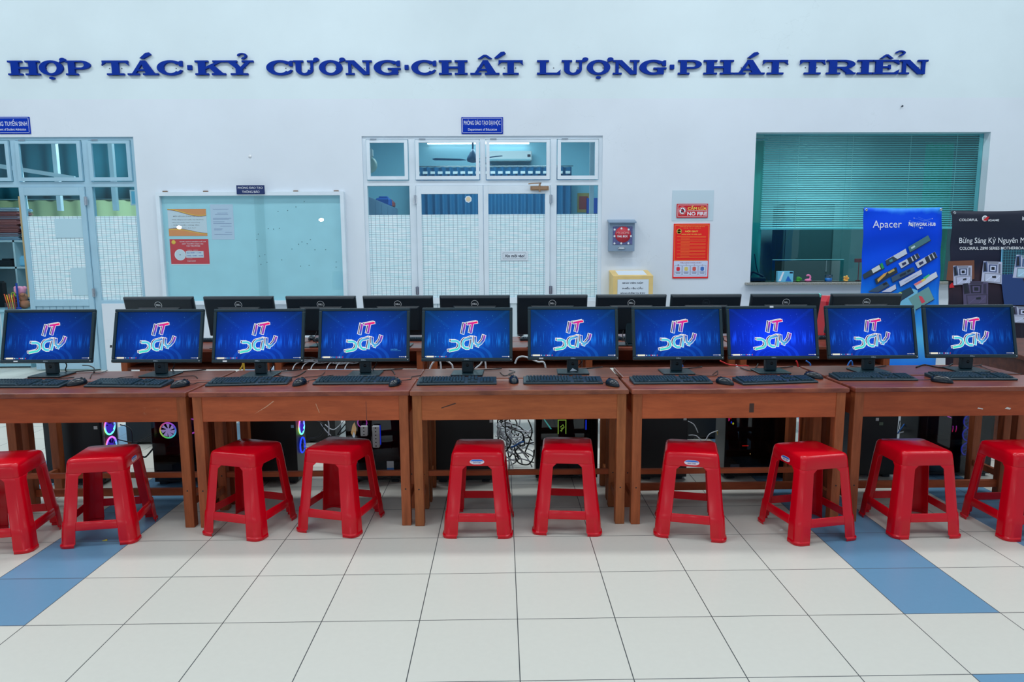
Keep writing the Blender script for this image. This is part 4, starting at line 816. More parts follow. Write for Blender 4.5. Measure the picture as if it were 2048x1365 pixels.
for i, c in enumerate([(240, 110, 60), (250, 200, 60), (240, 120, 80), (250, 220, 90), (240, 90, 60)]):
    q = MB(); q.cyl((-.05+.022*i, 0, .004), (-.09+.03*i, 0, .2-.01*(i % 2)), .0065, mat('pen_%d' % i, c), n=7); q.build('pen', t)
t = thing('plush_toy', 'pink and brown plush toy on the desk in the left doorway', 'toy', (ox(44, 605, 9.02), 9.02, dz)); M_BRN = mat('plush_brown', (176, 120, 92), rough=.9); M_PNK = mat('plush_pink', (240, 160, 190), rough=.9)
q = MB(); q.ball((.03, 0, .06), .07, .06, .06, M_BRN); q.ball((.02, 0, .15), .06, .05, .06, M_BRN); q.build('body', t); q = MB(); q.ball((-.01, 0, .24), .075, .055, .06, M_PNK); q.ball((-.06, 0, .27), .03, .02, .03, M_PNK); q.ball((.05, 0, .27), .03, .02, .03, M_PNK); q.build('head', t); q = MB(); q.ball((.05, -.05, .19), .03, .02, .02, M_BRN); q.build('muzzle', t)
q = MB(); q.cyl((0, 0, 0), (.0, 0, .34), .012, mat('blue_stick', (20, 70, 170)), n=10); q.lathe([(.03, 0), (.03, .02), (.012, .025)], (0, 0, 0), mat('blue_stick', (20, 70, 170)), 14); put(q, 'blue_stand', 36, 'slim blue stand beside the plush toy in the left doorway', 'stand', 8.94)
t = thing('scissors', 'lime green scissors standing behind the pens in the left doorway', 'scissors', (ox(29, 600, 8.99), 8.99, dz)); ml = mat('lime', (170, 220, 60)); q = MB(); q.tube([(.02*math.cos(a)-.012, 0, .19+.028*math.sin(a)) for a in [i*PI/5 for i in range(10)]], .005, ml, closed=True); q.tube([(.02*math.cos(a)+.03, 0, .20+.028*math.sin(a)) for a in [i*PI/5 for i in range(10)]], .005, ml, closed=True); q.build('handle', t); q = MB(); q.cyl((.01, 0, .0), (.0, 0, .17), .006, M_CHROME, n=6); q.build('blade', t)
t = thing('office_chair', 'black office chair back seen over the desk in the left doorway', 'chair', (ox(-30, 600, 9.25), 9.33, 0)); q = MB(); q.box(-.25, .25, -.04, .03, .6, oz(563, 5, 9.2), M_CASE, .03); q.build('backrest', t); q = MB(); q.box(-.24, .24, -.0, .1, .42, .5, M_CASE, .03); q.build('seat', t); q = MB(); q.cyl((0, .05, 0.03), (0, .05, .42), .03, M_CASE); q.box(-.22, .22, .02, .08, 0, .04, M_CASE, .01); q.build('base', t); q = MB(); q.box(-.03, .03, .0, .03, .4, .7, M_CASE); q.build('spine', t)
# service counter and its things
t = thing('counter_desk', 'dark office counter behind the service window', 'counter', (3.4, 9.6, 0)); q = MB(); q.box(0, 2.6, 0, .6, .0, .95, mat('counter_dark', (40, 62, 70)), .01); q.build('body', t); q = MB(); q.box(-.02, 2.62, -.02, .62, .95, .98, mat('counter_top', (70, 90, 96)), .005); q.build('counter_top', t)
for x, c, lb, k in ((3.75, (20, 70, 100), 'tall dark blue locker in the dim room behind the service window', .7), (5.0, (70, 86, 92), 'tall grey locker in the dim room behind the service window', .9)):
    t = thing('locker', lb, 'locker', (x, 12.0, 0)); q = MB(); q.box(0, k, 0, .5, 0, 2.3, mat('locker_%d' % c[0], c), .01); q.build('body', t); q = MB(); q.box(.04, k-.04, -.012, 0, .08, 2.2, mat('locker_door_%d' % c[0], tuple(int(a*1.15) for a in c))); d_ = q.build('door', t); q = MB(); q.box(k-.12, k-.1, -.025, -.012, 1.1, 1.3, M_CHROME); q.build('handle', d_)
sy = YW+.02; sz_ = WN[2]+.001
def sput(q, nm, u, lb, cat, y=sy): o = q.build(nm, loc=(ox(u, 558, y), y, sz_)); tag(o, lb, cat); return o
q = MB(); q.box(-.1, .1, -.03, .03, 0, .14, mat('box_cyan', (110, 196, 226)), .003); q.prism([(-.09, .01), (-.04, .13), (-.02, .13), (-.06, .01)], -.0325, -.0305, M_WHINK); q.prism([(.0, .01), (.03, .08), (.08, .01)], -.0325, -.0305, mat('cable_blue', (0, 0, 0))); q.prism([(.05, .11), (.09, .11), (.09, .13), (.05, .13)], -.0325, -.0305, M_INK); sput(q, 'small_gift_box', 1569, 'white and blue printed box on the window sill, nearest the left end', 'box')
q = MB(); M_GRN = mat('plant_green', (60, 150, 50), rough=.7)
for i in range(7): q.ball((rnd.uniform(-.04, .04), 0, .02+rnd.uniform(0, .03)), .02, .02, .02, M_GRN, 8, 5)
q.ball((0, 0, .015), .03, .03, .015, M_GRN, 8, 5); sput(q, 'green_ornament', 1596, 'small green leafy ornament on the window sill beside the printed box', 'ornament')
q = MB(); mp_ = mat('pink_clay', (236, 130, 180), rough=.7); q.tube([(.03*math.cos(a), 0, .055+.03*math.sin(a)) for a in [-1.2+i*.45 for i in range(9)]], .012, mp_, 8); q.ball((0, 0, .02), .045, .03, .02, mp_); sput(q, 'pink_ornament', 1616, 'curled pink ornament on the window sill', 'ornament')
t = thing('water_cup', 'clear cup half full of blue liquid on the window sill', 'cup', (ox(1657, 558, sy), sy, sz_)); q = MB(); q.lathe([(.045, 0), (.048, .09), (.046, .09), (.044, .06)], (0, 0, 0), glassm('acrylic', (.75, .85, .95), 1.5), 20); q.build('cup', t); q = MB(); q.lathe([(.042, .003), (.043, .045), (.001, .045)], (0, 0, 0), mat('blue_liquid', (20, 140, 220), rough=.1), 20); q.build('liquid', t)
q = MB(); my = mat('yellow_clay', (244, 190, 90), rough=.7); 
for a in range(5): q.ball((.026*math.cos(a*1.257), 0, .04+.026*math.sin(a*1.257)), .016, .012, .016, my, 8, 5)
q.ball((0, 0, .012), .03, .02, .012, my); q.ball((0, -.005, .04), .014, .01, .014, mat('orange_clay', (240, 150, 60)), 8, 5); sput(q, 'yellow_ornament', 1692, 'small yellow flower ornament at the right of the sill items', 'ornament')
q = MB(); q.cyl((0, 0, 0), (0, 0, .26), .006, mat('red_stick', (190, 30, 40)), n=6); q.box(-.06, .05, -.01, .01, .24, .29, mat('red_stick', (190, 30, 40)), .004); q.lathe([(.03, 0), (.03, .008), (.006, .012)], (0, 0, 0), mat('red_stick', (190, 30, 40)), 12); sput(q, 'red_flag_holder', 1716, 'little red sign on a stick beside the blue banner, on the sill', 'sign', YW+.2)
t = thing('desk_phone', 'black telephone with coiled cord at the left end of the window sill', 'telephone', (ox(1515, 558, YW+.22), YW+.23, sz_)); q = MB(); q.box(-.1, .1, -.05, .05, 0, .05, M_CASE, .01); q.build('base', t); q = MB(); q.tube(spline([(-.1, 0, .05), (-.07, 0, .12), (.0, 0, .1), (.08, 0, .06)]), .014, M_CASE, 8); q.build('handset', t); q = MB(); q.tube(spline([(.02, 0, .08), (-.02, 0, .2), (-.05, .0, .36)]), .006, M_CASE, 6); q.build('cord', t)
# ================================================================== desks
ZT = .76
def make_desk(w_, d_, name='school_desk'):
    """closed apron faces -y; origin under the middle of the front edge"""
    t = thing(name, 'x', 'desk'); h = w_/2; L_ = .05; a0 = .018; o = lambda q, nm, m_=None, p=t, bv=.003: q.build(nm, p, bevel=bv)
    q = MB(); q.box(-h, h, 0, d_, ZT-.027, ZT, M_TOP); o(q, 'tabletop', bv=.007)
    q = MB(); q.box(-h+.06, h-.06, a0+.004, a0+.022, ZT-.165, ZT-.027, M_APR); o(q, 'front_panel', bv=.002)
    for s in (-1, 1):
        q = MB(); q.box(s*(h-.035)-.008, s*(h-.035)+.008, a0+.05, d_-.06, ZT-.165, ZT-.027, M_APR); o(q, 'side_panel', bv=.001)
        for y in (a0, d_-a0-L_):
            q = MB(); q.box(s*(h-.036)-L_/2, s*(h-.036)+L_/2, y, y+L_, 0, ZT-.027, M_LEG); lg = o(q, 'leg')
            q = MB(); q.cyl((s*(h-.036), y-.0006, .21), (s*(h-.036), y+.003, .21), .0045, M_CASE, n=8); q.build('bolt_hole', lg)
        q = MB(); q.box(s*(h-.036)-.012, s*(h-.036)+.012, a0+L_, d_-a0-L_, .11, .15, M_LEG); o(q, 'side_stretcher', bv=.002)
    q = MB(); q.box(-h+.04, h-.04, a0+.024, d_-.02, ZT-.165, ZT-.150, M_DARKW); o(q, 'storage_shelf', bv=.001)
    return t
def rail(t, w_, d_, z0, z1, y=None):
    h = w_/2; y = d_-.05 if y is None else y; q = MB(); q.box(-h+.05, h-.05, y-.012, y+.012, z0, z1, M_APR); o = q.build('foot_rail', t, bevel=.002); o.color = t.children[0].color
def paint(t, c):
    for k in kids(t): k.color = (*c, 1)
WA, DA = 1.172, .335
pos = ['leftmost', 'second from left', 'middle', 'fourth from left', 'rightmost']
tint = [(.92, .82, .70), (1.08, 1.0, .98), (1.0, 1.10, 1.0), (1.12, 1.05, .98), (.88, .78, .74)]
looks = ['dull orange-brown wooden school desk with fine white nicks', 'reddish wooden school desk with scratches and a vertical crack', 'wooden school desk with a yellowish stained apron', 'wooden school desk with a dark rectangular stain on its apron', 'wooden school desk with a dark paint smudge on its apron']
xsA = [-2.268, -1.082, .092, 1.277, 2.478]; ysA = [3.53, 3.525, 3.515, 3.508, 3.51]
d0 = make_desk(WA, DA)
desks = []
for i in range(5):
    t = d0 if i == 0 else dup(d0, (xsA[i], ysA[i], 0), 0)
    t.location = (xsA[i], ysA[i], 0); t['label'] = '%s front desk: %s' % (pos[i], looks[i]); t['group'] = 'front row of wooden school desks'; paint(t, tint[i]); desks.append(t)
for i in (0, 1, 2, 3): rail(desks[i], WA, DA, .198, .228)
# marks
M_STAIN = mat('stain_dark', (70, 44, 32), rough=.6); M_SCR_ = mat('scratch_pale', (214, 164, 130), rough=.6); M_GSM = mat('smudge_green', (14, 34, 40), rough=.4)
def mark(t, pl, m, nm):
    q = MB()
    for p in pl: q.flat([(x, z) for x, z in p], .018+.0034, m)
    q.build(nm, t)
mark(desks[3], [[(.055, ZT-.135), (.08, ZT-.135), (.08, ZT-.085), (.055, ZT-.085)]], M_STAIN, 'stain')
mark(desks[4], [[(.49, ZT-.14), (.51, ZT-.135), (.52, ZT-.10), (.535, ZT-.08), (.525, ZT-.045), (.51, ZT-.07), (.512, ZT-.09), (.495, ZT-.11)]], M_GSM, 'paint_smudge')
mark(desks[4], [[(.10, ZT-.125), (.13, ZT-.13), (.132, ZT-.125), (.104, ZT-.119)], [(.25, ZT-.128), (.28, ZT-.132), (.285, ZT-.124), (.262, ZT-.118)]], mat('chip_white', (220, 214, 204)), 'paint_chips')
mark(desks[1], [[(-.25, ZT-.125), (-.18, ZT-.085), (-.14, ZT-.055), (-.145, ZT-.053), (-.182, ZT-.081)], [(.08, ZT-.07), (.083, ZT-.07), (.10, ZT-.12), (.097, ZT-.12)]], M_SCR_, 'scratches')
mark(desks[1], [[(.350, ZT-.165), (.352, ZT-.165), (.3505, ZT-.06), (.349, ZT-.06)]], M_GSM, 'crack')
mark(desks[2], [[(-.42, ZT-.10), (-.34, ZT-.075), (-.345, ZT-.07), (-.42, ZT-.095)][0:4]], M_STAIN, 'scratches')
xsM = [-2.262, -1.075, .098, 1.292, 2.485]
t2 = []
for i in range(5):
    t = dup(d0, (xsM[i], 3.872+DA-.006*i*0, 0), PI, 'wooden desk carrying lit monitors, directly behind the %s front desk' % pos[i], 'second row of wooden school desks')
    for ch in list(t.children):
        if ch.name.startswith('foot_rail'): bpy.data.objects.remove(ch)
    paint(t, tuple(c*.92 for c in tint[i])); t2.append(t)
for i in (0, 3, 4): rail(t2[i], WA, DA, .052, .096, DA-.045)
xsB = [-2.38, -1.18, .03, 1.23, 2.42]; WB = 1.172
def yB(x): return 5.12-.022*x
for i in range(5):
    for k, (nm, dy) in enumerate((('third', 0), ('fourth', .342))):
        t = dup(d0, (xsB[i], yB(xsB[i])+dy+(DA if k == 0 else 0), 0), PI-.022 if k == 0 else -.022, '%s back-row wooden desk, %s' % (['leftmost', 'second', 'middle', 'fourth', 'rightmost'][i], ['near half with open storage shelf facing us', 'far half nearer the wall'][k]), 'back rows of wooden school desks')
        for ch in list(t.children):
            if ch.name.startswith('foot_rail') or ch.name.startswith(('stain', 'scratches', 'crack')): bpy.data.objects.remove(ch)
        paint(t, (.85, .72, .66))
# large dark desk turned sideways at the right edge
t = thing('teacher_desk', 'dark brown wooden desk turned sideways behind the rightmost monitor', 'desk', (4.30, 4.90, 0), R(-8))
q = MB(); q.box(-.62, .62, -.6, .6, .72, .755, M_DARKW); q.build('tabletop', t, bevel=.005)
q = MB(); q.box(-.58, .58, -.57, -.55, .2, .72, M_DARKW); q.build('front_panel', t); 
for x in (-.58, .54):
    q = MB(); q.box(x, x+.04, -.57, .57, 0, .72, M_DARKW); q.build('side_panel', t)

# ================================================================== stools
def make_stool():
    t = thing('plastic_stool', 'x', 'stool'); q = MB(); H_ = .452
    lev = [(0, .186), (.014, .187), (.02, .181), (.088, .176), (.128, .172), (.134, .168), (.364, .1450), (.382, .1430), (.425, .138), (.438, .1355), (.447, .131), (.452, .122)]
    def ring_(z, h, k):
        lw = .067+.012*(1-z/.45); op = max(h-lw, .03)
        if k in (7,): op = op-.018
        pts = []; rc = .03*(h/.14)
        for s in range(4):
            a = s*PI/2; ca, sa = math.cos(a), math.sin(a); side = []
            for x in (-h+rc, -op-.006, -op, 0, op, op+.006, h-rc): side.append((x, -h))
            for i in (1, 2, 3): b_ = -PI/2+i*PI/8; side.append((h-rc+rc*math.cos(b_), -h+rc+rc*math.sin(b_)))
            # recessed inner edge gives the raised rib beside each opening
            pts += [(ca*x-sa*y, sa*x+ca*y, z) for x, y in side]
        return pts
    n = 40; vs = []
    for k, (z, h) in enumerate(lev): vs += ring_(z, h, k)
    def part(sel, nm):
        fs = [(k*n+i, k*n+(i+1) % n, (k+1)*n+(i+1) % n, (k+1)*n+i) for k in range(len(lev)-1) for i in range(n) if sel(k, i)]
        if nm == 'seat': fs.append(tuple((len(lev)-1)*n+i for i in range(n)))
        use = sorted({j for f in fs for j in f}); ix = {j: c for c, j in enumerate(use)}
        q = MB(); q.add([vs[j] for j in use], [tuple(ix[j] for j in f) for f in fs], M_RED, True); o = q.build(nm, t, smooth_angle=38)
        s = o.modifiers.new('thick', 'SOLIDIFY'); s.thickness = .0045; s.offset = -1
        b_ = o.modifiers.new('bevel', 'BEVEL'); b_.width = .0018; b_.segments = 2; b_.limit_method = 'ANGLE'; b_.angle_limit = R(45)
    part(lambda k, i: k >= 7, 'seat')
    for s in range(4):
        part(lambda k, i: k < 7 and ((i-4-10*s) % n) < 8, 'leg')
        part(lambda k, i: k in (3, 4) and i-10*s in (2, 3), 'crossbar')
    return t
ST = [(-2.585, 3.405, 8.1), (-2.116, 3.500, 9.2), (-1.393, 3.575, -16.4), (-.901, 3.605, -16.2), (-.13, 3.545, -2.1), (.354, 3.566, -5.6), (1.014, 3.492, -14.5), (1.628, 3.436, 11.6), (2.209, 3.478, .9), (2.763, 3.436, 1.3)]
SL = ['red plastic stool cut off by the left edge of the photo', 'red plastic stool under the left desk with a small oval sticker on its right side', 'red plastic stool at the left half of the second desk, turned clockwise', 'red plastic stool at the right half of the second desk, pushed far under it',
      'front-facing red plastic stool with oval sticker, at the left of the middle desk', 'red plastic stool without sticker, right of the two at the middle desk', 'red plastic stool with oval sticker at the left half of the fourth desk', 'red plastic stool standing on the blue tiles, oval sticker on its left side',
      'red plastic stool without sticker at the left half of the rightmost desk', 'red plastic stool cut off by the right edge of the photo']
s0 = make_stool(); stools = []
for i, (x, y, a) in enumerate(ST):
    t = s0 if i == 0 else dup(s0, (x, y, .0005), R(a)); t.location = (x, y, .0005); t.rotation_euler = (0, 0, R(a)); t['label'] = SL[i]; t['group'] = 'red plastic stools in front of the desks'; stools.append(t)
M_STK = mat('sticker_white', (232, 214, 224), rough=.35)
for i, face in ((1, 1), (4, 0), (6, 0), (7, 3)):
    q = MB(); pts = [(.026*math.cos(a)+(.012 if math.cos(a) > 0 else -.012), .013*math.sin(a)) for a in [k*PI/12 for k in range(24)]]; tl = -.0095/.087
    def P(x, z, off): return (x, -.1405-off-(.39-.40-z)*0 + tl*(z+.0)*1.0, .388+z)
    tilt = .105
    def F(x, z, off):
        y = -(.1411-(z)*tilt)-off; a = face*PI/2; return (math.cos(a)*x-math.sin(a)*y, math.sin(a)*x+math.cos(a)*y, .404+z)
    q.add([F(x, z, .001) for x, z in pts], [tuple(range(24))], M_STK)
    up = [(x*.94, z*.9) for x, z in pts if z > .001]; q.add([F(x, z, .0014) for x, z in up], [tuple(range(len(up)))], mat('sticker_blue', (40, 110, 210), rough=.35))
    v_, f_ = text_data('DUY TAN', .02); xs_ = [p[0] for p in v_]; zs_ = [p[1] for p in v_]; k = .04/(max(xs_)-min(xs_)); q.add([F((p[0]-(max(xs_)+min(xs_))/2)*k, (p[1]-max(zs_))*k-.0005, .0017) for p in v_], f_, mat('sticker_ink', (10, 40, 120)))
    q.build('oval_sticker', stools[i])

# ================================================================== monitors
TI = .26; SW, SH = .545, .325
def ring_mesh(q, cx, cz, r0, r1, y, m, n=32):
    vs = [(cx+r*math.cos(2*PI*i/n), y, cz+r*math.sin(2*PI*i/n)) for r in (r0, r1) for i in range(n)]; q.add(vs, [(i, (i+1) % n, n+(i+1) % n, n+i) for i in range(n)], m)
def logo_mesh():
    """IT / DAY lettering in slanted outlined strokes; z-crop pixels -> screen metres"""
    q = MB(); k = .000300
    def S(x, z): return ((x-760)*k, (690-z)*k)
    def arc(cx, cz, rx, rz, a0, a1, n=14): return [(cx+rx*math.cos(R(a0+(a1-a0)*i/n)), cz-rz*math.sin(R(a0+(a1-a0)*i/n))) for i in range(n+1)]
    letters = [[[(716, 424), (676, 642)]],
               [[(868, 432), (832, 622)], [(765, 438), (968, 402)]],
               [[(440, 782)]+arc(520, 870, 92, 88, 98, -70, 16)+[(470, 967), (402, 982)]],
               [[(856, 712)]+arc(762, 838, 84, 96, 84, 262, 16)+[(800, 930)], [(884, 690), (846, 930)]],
               [[(985, 862), (972, 905)], [(924, 700), (926, 770)]+arc(988, 792, 62, 62, 190, 335, 10)+[(1088, 766), (1114, 668)]]]
    wd = 44; yy = 0.
    def sk(s, dx, dz): return [S(x+dx, z+dz) for x, z in s]
    for L_ in letters:
        for (dx, dz, w_, m) in ((-30, -13, wd+12, E_WHITE), (-28, -12, wd-8, E_NAVY), (-14, -6, wd-4, E_NAVY), (0, 0, wd+14, E_WHITE), (0, 0, wd-3, E_LOGO)):
            for s in L_:
                if w_ > wd: s = [tuple(Vector(s[0])+(Vector(s[0])-Vector(s[1])).normalized()*8)]+list(s[1:-1])+[tuple(Vector(s[-1])+(Vector(s[-1])-Vector(s[-2])).normalized()*8)]
                yy -= .00008; q.ribbon(sk(s, dx, dz), w_*k, yy, m)
    return q
def make_monitor():
    t = thing('computer_monitor', 'x', 'monitor')
    q = MB(); q.box(-.095, .095, -.07, .095, 0, .010, M_BEZ, .003); q.build('stand_base', t)
    q = MB(); q.box(-.034, .034, .0, .04, .009, .20, M_BEZ, .006); nk = q.build('neck', t)
    q = MB(); q.lathe([(.009, 0), (.009, -.0012), (.001, -.0012)], (0, 0, .055), M_CASE, 14, 'y'); q.build('cable_notch', nk)
    # panel tilts about its lower edge, local origin there
    q = MB(); b0, h = .019, SW/2
    for a, b_, c, d in ((-h, h, 0, .021), (-h, h, SH-.018, SH), (-h, -h+.018, .021, SH-.018), (h-.018, h, .021, SH-.018)): q.box(a, b_, -.003, .016, c, d, M_BEZ)
    q.box(-h, h, .006, .018, .0, SH, M_BEZ)
    q.hull([(-h, .018, 0), (h, .018, 0), (h, .018, SH), (-h, .018, SH)], [(-h+.012, .032, .006), (h-.012, .032, .006), (h-.012, .032, SH-.016), (-h+.012, .032, SH-.016)], M_BLK)
    q.hull([(-.17, .032, .04), (.17, .032, .04), (.17, .032, .25), (-.17, .032, .25)], [(-.15, .05, .05), (.15, .05, .05), (.15, .05, .235), (-.15, .05, .235)], M_BLK)
    pn = q.build('panel', t, loc=(0, -.035, .085), rot=(-TI, 0, 0), bevel=.004)
    q = MB(); q.flat([(-h+.018, .021), (h-.018, .021), (h-.018, SH-.018), (-h+.018, SH-.018)], .0052, M_SCR); scn = q.build('screen', pn)
    o = logo_mesh().build('wallpaper_logo', pn); o.location = (.0, .0040, .150)
    q = MB(); z0 = .0245; x = -h+.022
    q.flat([(x+.008, z0), (x+.052, z0), (x+.052, z0+.009), (x+.008, z0+.009)], .0046, E_CREAM); q.flat([(x+.001, z0+.003), (x+.005, z0+.003), (x+.005, z0+.007), (x+.001, z0+.007)], .0046, E_WHITE)
    for i, m_ in enumerate([E_WHITE, E_CYAN, E_CYAN, E_RED, E_WHITE, E_WHITE, E_CYAN, E_RED]): q.flat([(x+.058+i*.0092, z0+.002), (x+.0625+i*.0092, z0+.002), (x+.0625+i*.0092, z0+.007), (x+.058+i*.0092, z0+.007)], .0046, m_)
    for i in range(6): q.flat([(h-.062+i*.006, z0+.003), (h-.059+i*.006, z0+.003), (h-.059+i*.006, z0+.006), (h-.062+i*.006, z0+.006)], .0046, E_WHITE)
    q.flat([(h-.026, z0+.001), (h-.020, z0+.001), (h-.020, z0+.0075), (h-.026, z0+.0075)], .0046, E_WHITE); q.build('taskbar', pn)
    q = MB(); q.text('DELL', -.014, .014, .007, .0135, -.0036, M_CHROME, .02); q.build('brand_lettering', pn)
    q = MB(); q.lathe([(.0018, 0), (.001, -.001)], (h-.009, -.003, .011), E_WHITE, 10, 'y'); q.build('power_light', pn)
    # round badge on the back
    q = MB(); ys = .0328; z_ = SH-.060
    vs = [(r*math.cos(2*PI*i/36), ys+.0006, z_+r*math.sin(2*PI*i/36)) for r in (.0255, .0285) for i in range(36)]; q.add(vs, [(n+((i+1) % 36), n+i, i, (i+1) % 36) for n in (36,) for i in range(36)], M_BADGE)
    v_, f_ = text_data('DELL', .03); a, b_ = min(p[0] for p in v_), max(p[0] for p in v_); c, d = min(p[1] for p in v_), max(p[1] for p in v_); kx = .036/(b_-a); kz = .014/(d-c)
    q.add([(-(p[0]-(a+b_)/2)*kx, ys+.0006, z_+(p[1]-(c+d)/2)*kz) for p in v_], [f[::1] for f in f_], M_BADGE); q.build('back_badge', pn)
    q = MB(); q.tube(spline([(.05, .02, .12), (.06, .06, .06), (.03, .1, .01), (.12, .13, .006), (.2, .17, .006)]), .0035, M_CBLK); q.build('power_cord', t)
    return t
M_BADGE = mat('badge_silver', (225, 232, 236), rough=.5)
mon0 = make_monitor()
MP = [(-2.733, 4.020, -.002), (-2.066, 4.000, -.049), (-1.455, 3.973, -.003), (-.827, 3.977, -.003), (-.208, 3.965, -.039), (.430, 3.985, -.039), (1.057, 3.958, -.016), (1.628, 3.950, -.019), (2.224, 3.945, .002), (2.831, 3.955, -.032)]
br = [(.62, .85, .85), (.85, .95, .95), (1, 1, 1.2), (.95, 1.1, 1.15), (1.0, 1.5, 1.15), (1., 1.35, 1.15), (.8, 1.0, 1.0), (1.1, .75, 1.9), (1., .95, 1.15), (.6, .8, .8)]
front_l = ['dim screen, over the left photo edge', 'black usb stick at its left side', 'white label under its search bar', 'small activation notice on its screen', 'pale washed-out blue screen', 'paper scrap leaning on its neck', 'dark teal upper corners of the screen', 'brightest pure blue screen, white tag on top', 'thin black bezel, second from the right edge', 'turned slightly left at the right photo edge']
ml = []
for i, (x, y, a) in enumerate(MP):
    X_, Y_ = x+.035*math.sin(a), y+.035*math.cos(a)
    t = mon0 if i == 0 else dup(mon0, (X_, Y_, ZT+.0005), a); t.location = (X_, Y_, ZT+.0005); t.rotation_euler = (0, 0, a)
    t['label'] = '%s lit monitor from the left: %s' % (ORD[i], front_l[i]); t['group'] = 'lit monitors in the front row'; ml.append(t)
    for k in kids(t):
        if k.name.startswith('screen'): k.color = (*br[i], 1)
def lab_part(t, nm, x0, x1, z0, z1, m, y=-.0042):
    pn = [c for c in t.children if c.name.startswith('panel')][0]; q = MB(); q.box(x0, x1, y, -.003, z0, z1, m); q.build(nm, pn)
BX = mon0
back_x = [-2.665, -2.042, -1.403, -.804, -.208, .393, 1.003, 1.58, 2.196, 2.814]
back_l = ['leftmost', 'second from the left', 'third from the left', 'fourth from the left', 'fifth from the left', 'sixth from the left', 'seventh from the left', 'eighth from the left, its badge dull and worn', 'ninth from the left, a pale tag on its top corner', 'rightmost, beside the blue banner']
for i, x in enumerate(back_x):
    y = 5.265-.022*x
    t = dup(mon0, (x, y, ZT+.0005), PI-.012*(i-4.5)*0-.022, 'black monitor seen from behind, '+back_l[i], 'monitors of the back row seen from behind')
    for k in kids(t):
        if k.name.startswith('back_badge') and i == 7:
            k.data = k.data.copy(); k.data.materials.clear(); k.data.materials.append(mat('badge_dull', (60, 74, 84), rough=.5))
    if i == 8:
        pn = [c for c in t.children if c.name.startswith('panel')][0]; q = MB(); q.box(-.262, -.252, .0, .034, SH-.02, SH+.001, M_TURQ); q.build('tag', pn)
lab_part(ml[0], 'paper_label', -.19, -.165, .006, .014, M_WHT); lab_part(ml[2], 'paper_label', -.205, -.18, .004, .014, M_WHT); lab_part(ml[5], 'paper_label', -.205, -.18, .006, .013, M_WHT); lab_part(ml[7], 'paper_label', -.01, .012, SH-.012, SH-.001, M_WHT)
lab_part(ml[1], 'usb_stick', -SW/2-.012, -SW/2, .09, .105, M_CASE, -.004)
pn = [c for c in ml[3].children if c.name.startswith('panel')][0]; q = MB(); q.text('Activate Windows', .16, .20, .072, .077, .0044, E_CYAN); q.text('Go to Settings to activate', .16, .22, .063, .068, .0044, E_CYAN); q.build('screen_notice', pn)
q = MB(); q.prism([(-.02, .0), (.025, .002), (-.003, .018)], -.046, -.042, M_PAPER); tag(q.build('paper_scrap', loc=(.43, 3.985+.035+.04, ZT+.012)), 'torn pale paper scrap leaning on the neck of the sixth lit monitor', 'paper')

# ================================================================== keyboards and mice
def make_keyboard():
    t = thing('keyboard', 'x', 'keyboard'); W_, D_ = .443, .135; q = MB()
    q.hull([(-W_/2, -D_/2, 0), (-W_/2, D_/2, 0), (-W_/2, D_/2, .022), (-W_/2, -D_/2+.008, .011), (-W_/2, -D_/2, .008)], [(W_/2, -D_/2, 0), (W_/2, D_/2, 0), (W_/2, D_/2, .022), (W_/2, -D_/2+.008, .011), (W_/2, -D_/2, .008)], M_KEY); q.build('case', t, bevel=.003)
    q = MB(); rows = [(.052, .014), (.030, .017), (.011, .017), (-.008, .017), (-.027, .017), (-.046, .017)]
    def key(x, y, w_, d_):
        z = .0115+(y+D_/2)/D_*.010; q.hull([(x-w_/2, y-d_/2, z), (x+w_/2, y-d_/2, z), (x+w_/2, y+d_/2, z+.001), (x-w_/2, y+d_/2, z+.001)], [(x-w_/2*.76, y-d_/2*.72, z+.0075), (x+w_/2*.76, y-d_/2*.72, z+.0075), (x+w_/2*.76, y+d_/2*.78, z+.0085), (x-w_/2*.76, y+d_/2*.78, z+.0085)], M_KEYC)
    for r_, (y, d_) in enumerate(rows):
        if r_ == 5:
            for x, w_ in ((-.197, .022), (-.174, .021), (-.15, .021), (-.083, .11), (-.014, .021), (.008, .021), (.032, .021)): key(x, y, w_, d_)
        else:
            n = 15 if r_ else 13
            for i in range(n): key(-.2+(i+.5)*.248/n-.006, y, .248/n*.94, d_)
        for i in range(3):
            if r_ in (0, 1, 2, 5) or (r_ == 4 and i == 1): key(.069+i*.0185, y, .017, d_)
        if r_ >= 1:
            for i in range(4): key(.139+i*.0185, y, .017, d_)
    q.build('keys', t)
    q = MB()
    for i in range(3): q.cyl((.15+i*.015, .052, .021), (.15+i*.015, .052, .0225), .0015, M_WHT, n=6)
    q.build('indicator_lights', t)
    q = MB(); q.tube(spline([(.05, .067, .012), (.07, .10, .003), (.03, .16, .003), (.1, .24, .003)]), .0022, M_CBLK); q.build('cord', t)
    return t
M_KEYC = mat('keycap', (24, 52, 64), rough=.36)
kb0 = make_keyboard(); KP = [(-2.66, 3.752, -2), (-2.091, 3.742, -4.0), (-1.43, 3.765, 4.5), (-.838, 3.77, -.5), (-.254, 3.733, .8), (.34, 3.732, -1.4), (.947, 3.71, .5), (1.53, 3.69, 6.5), (2.122, 3.76, -2.4), (2.68, 3.75, -3.0)]
klab = ['keyboard under the leftmost lit monitor, cut by the photo edge', 'keyboard in front of the second lit monitor, grey shine on its left keys', 'keyboard in front of the third lit monitor, turned a little', 'slim keyboard under the fourth lit monitor, a mouse touching its right end', 'classic thick keyboard with rounded corners at the left of the middle desk', 'slim keyboard with a silver label at its right corner, middle desk', 'keyboard in front of the seventh lit monitor', 'angled keyboard squeezed between two mice under the brightest screen', 'keyboard under the ninth lit monitor, crossing the desk joint', 'keyboard under the rightmost lit monitor, a mouse lying against it']
kbs = []
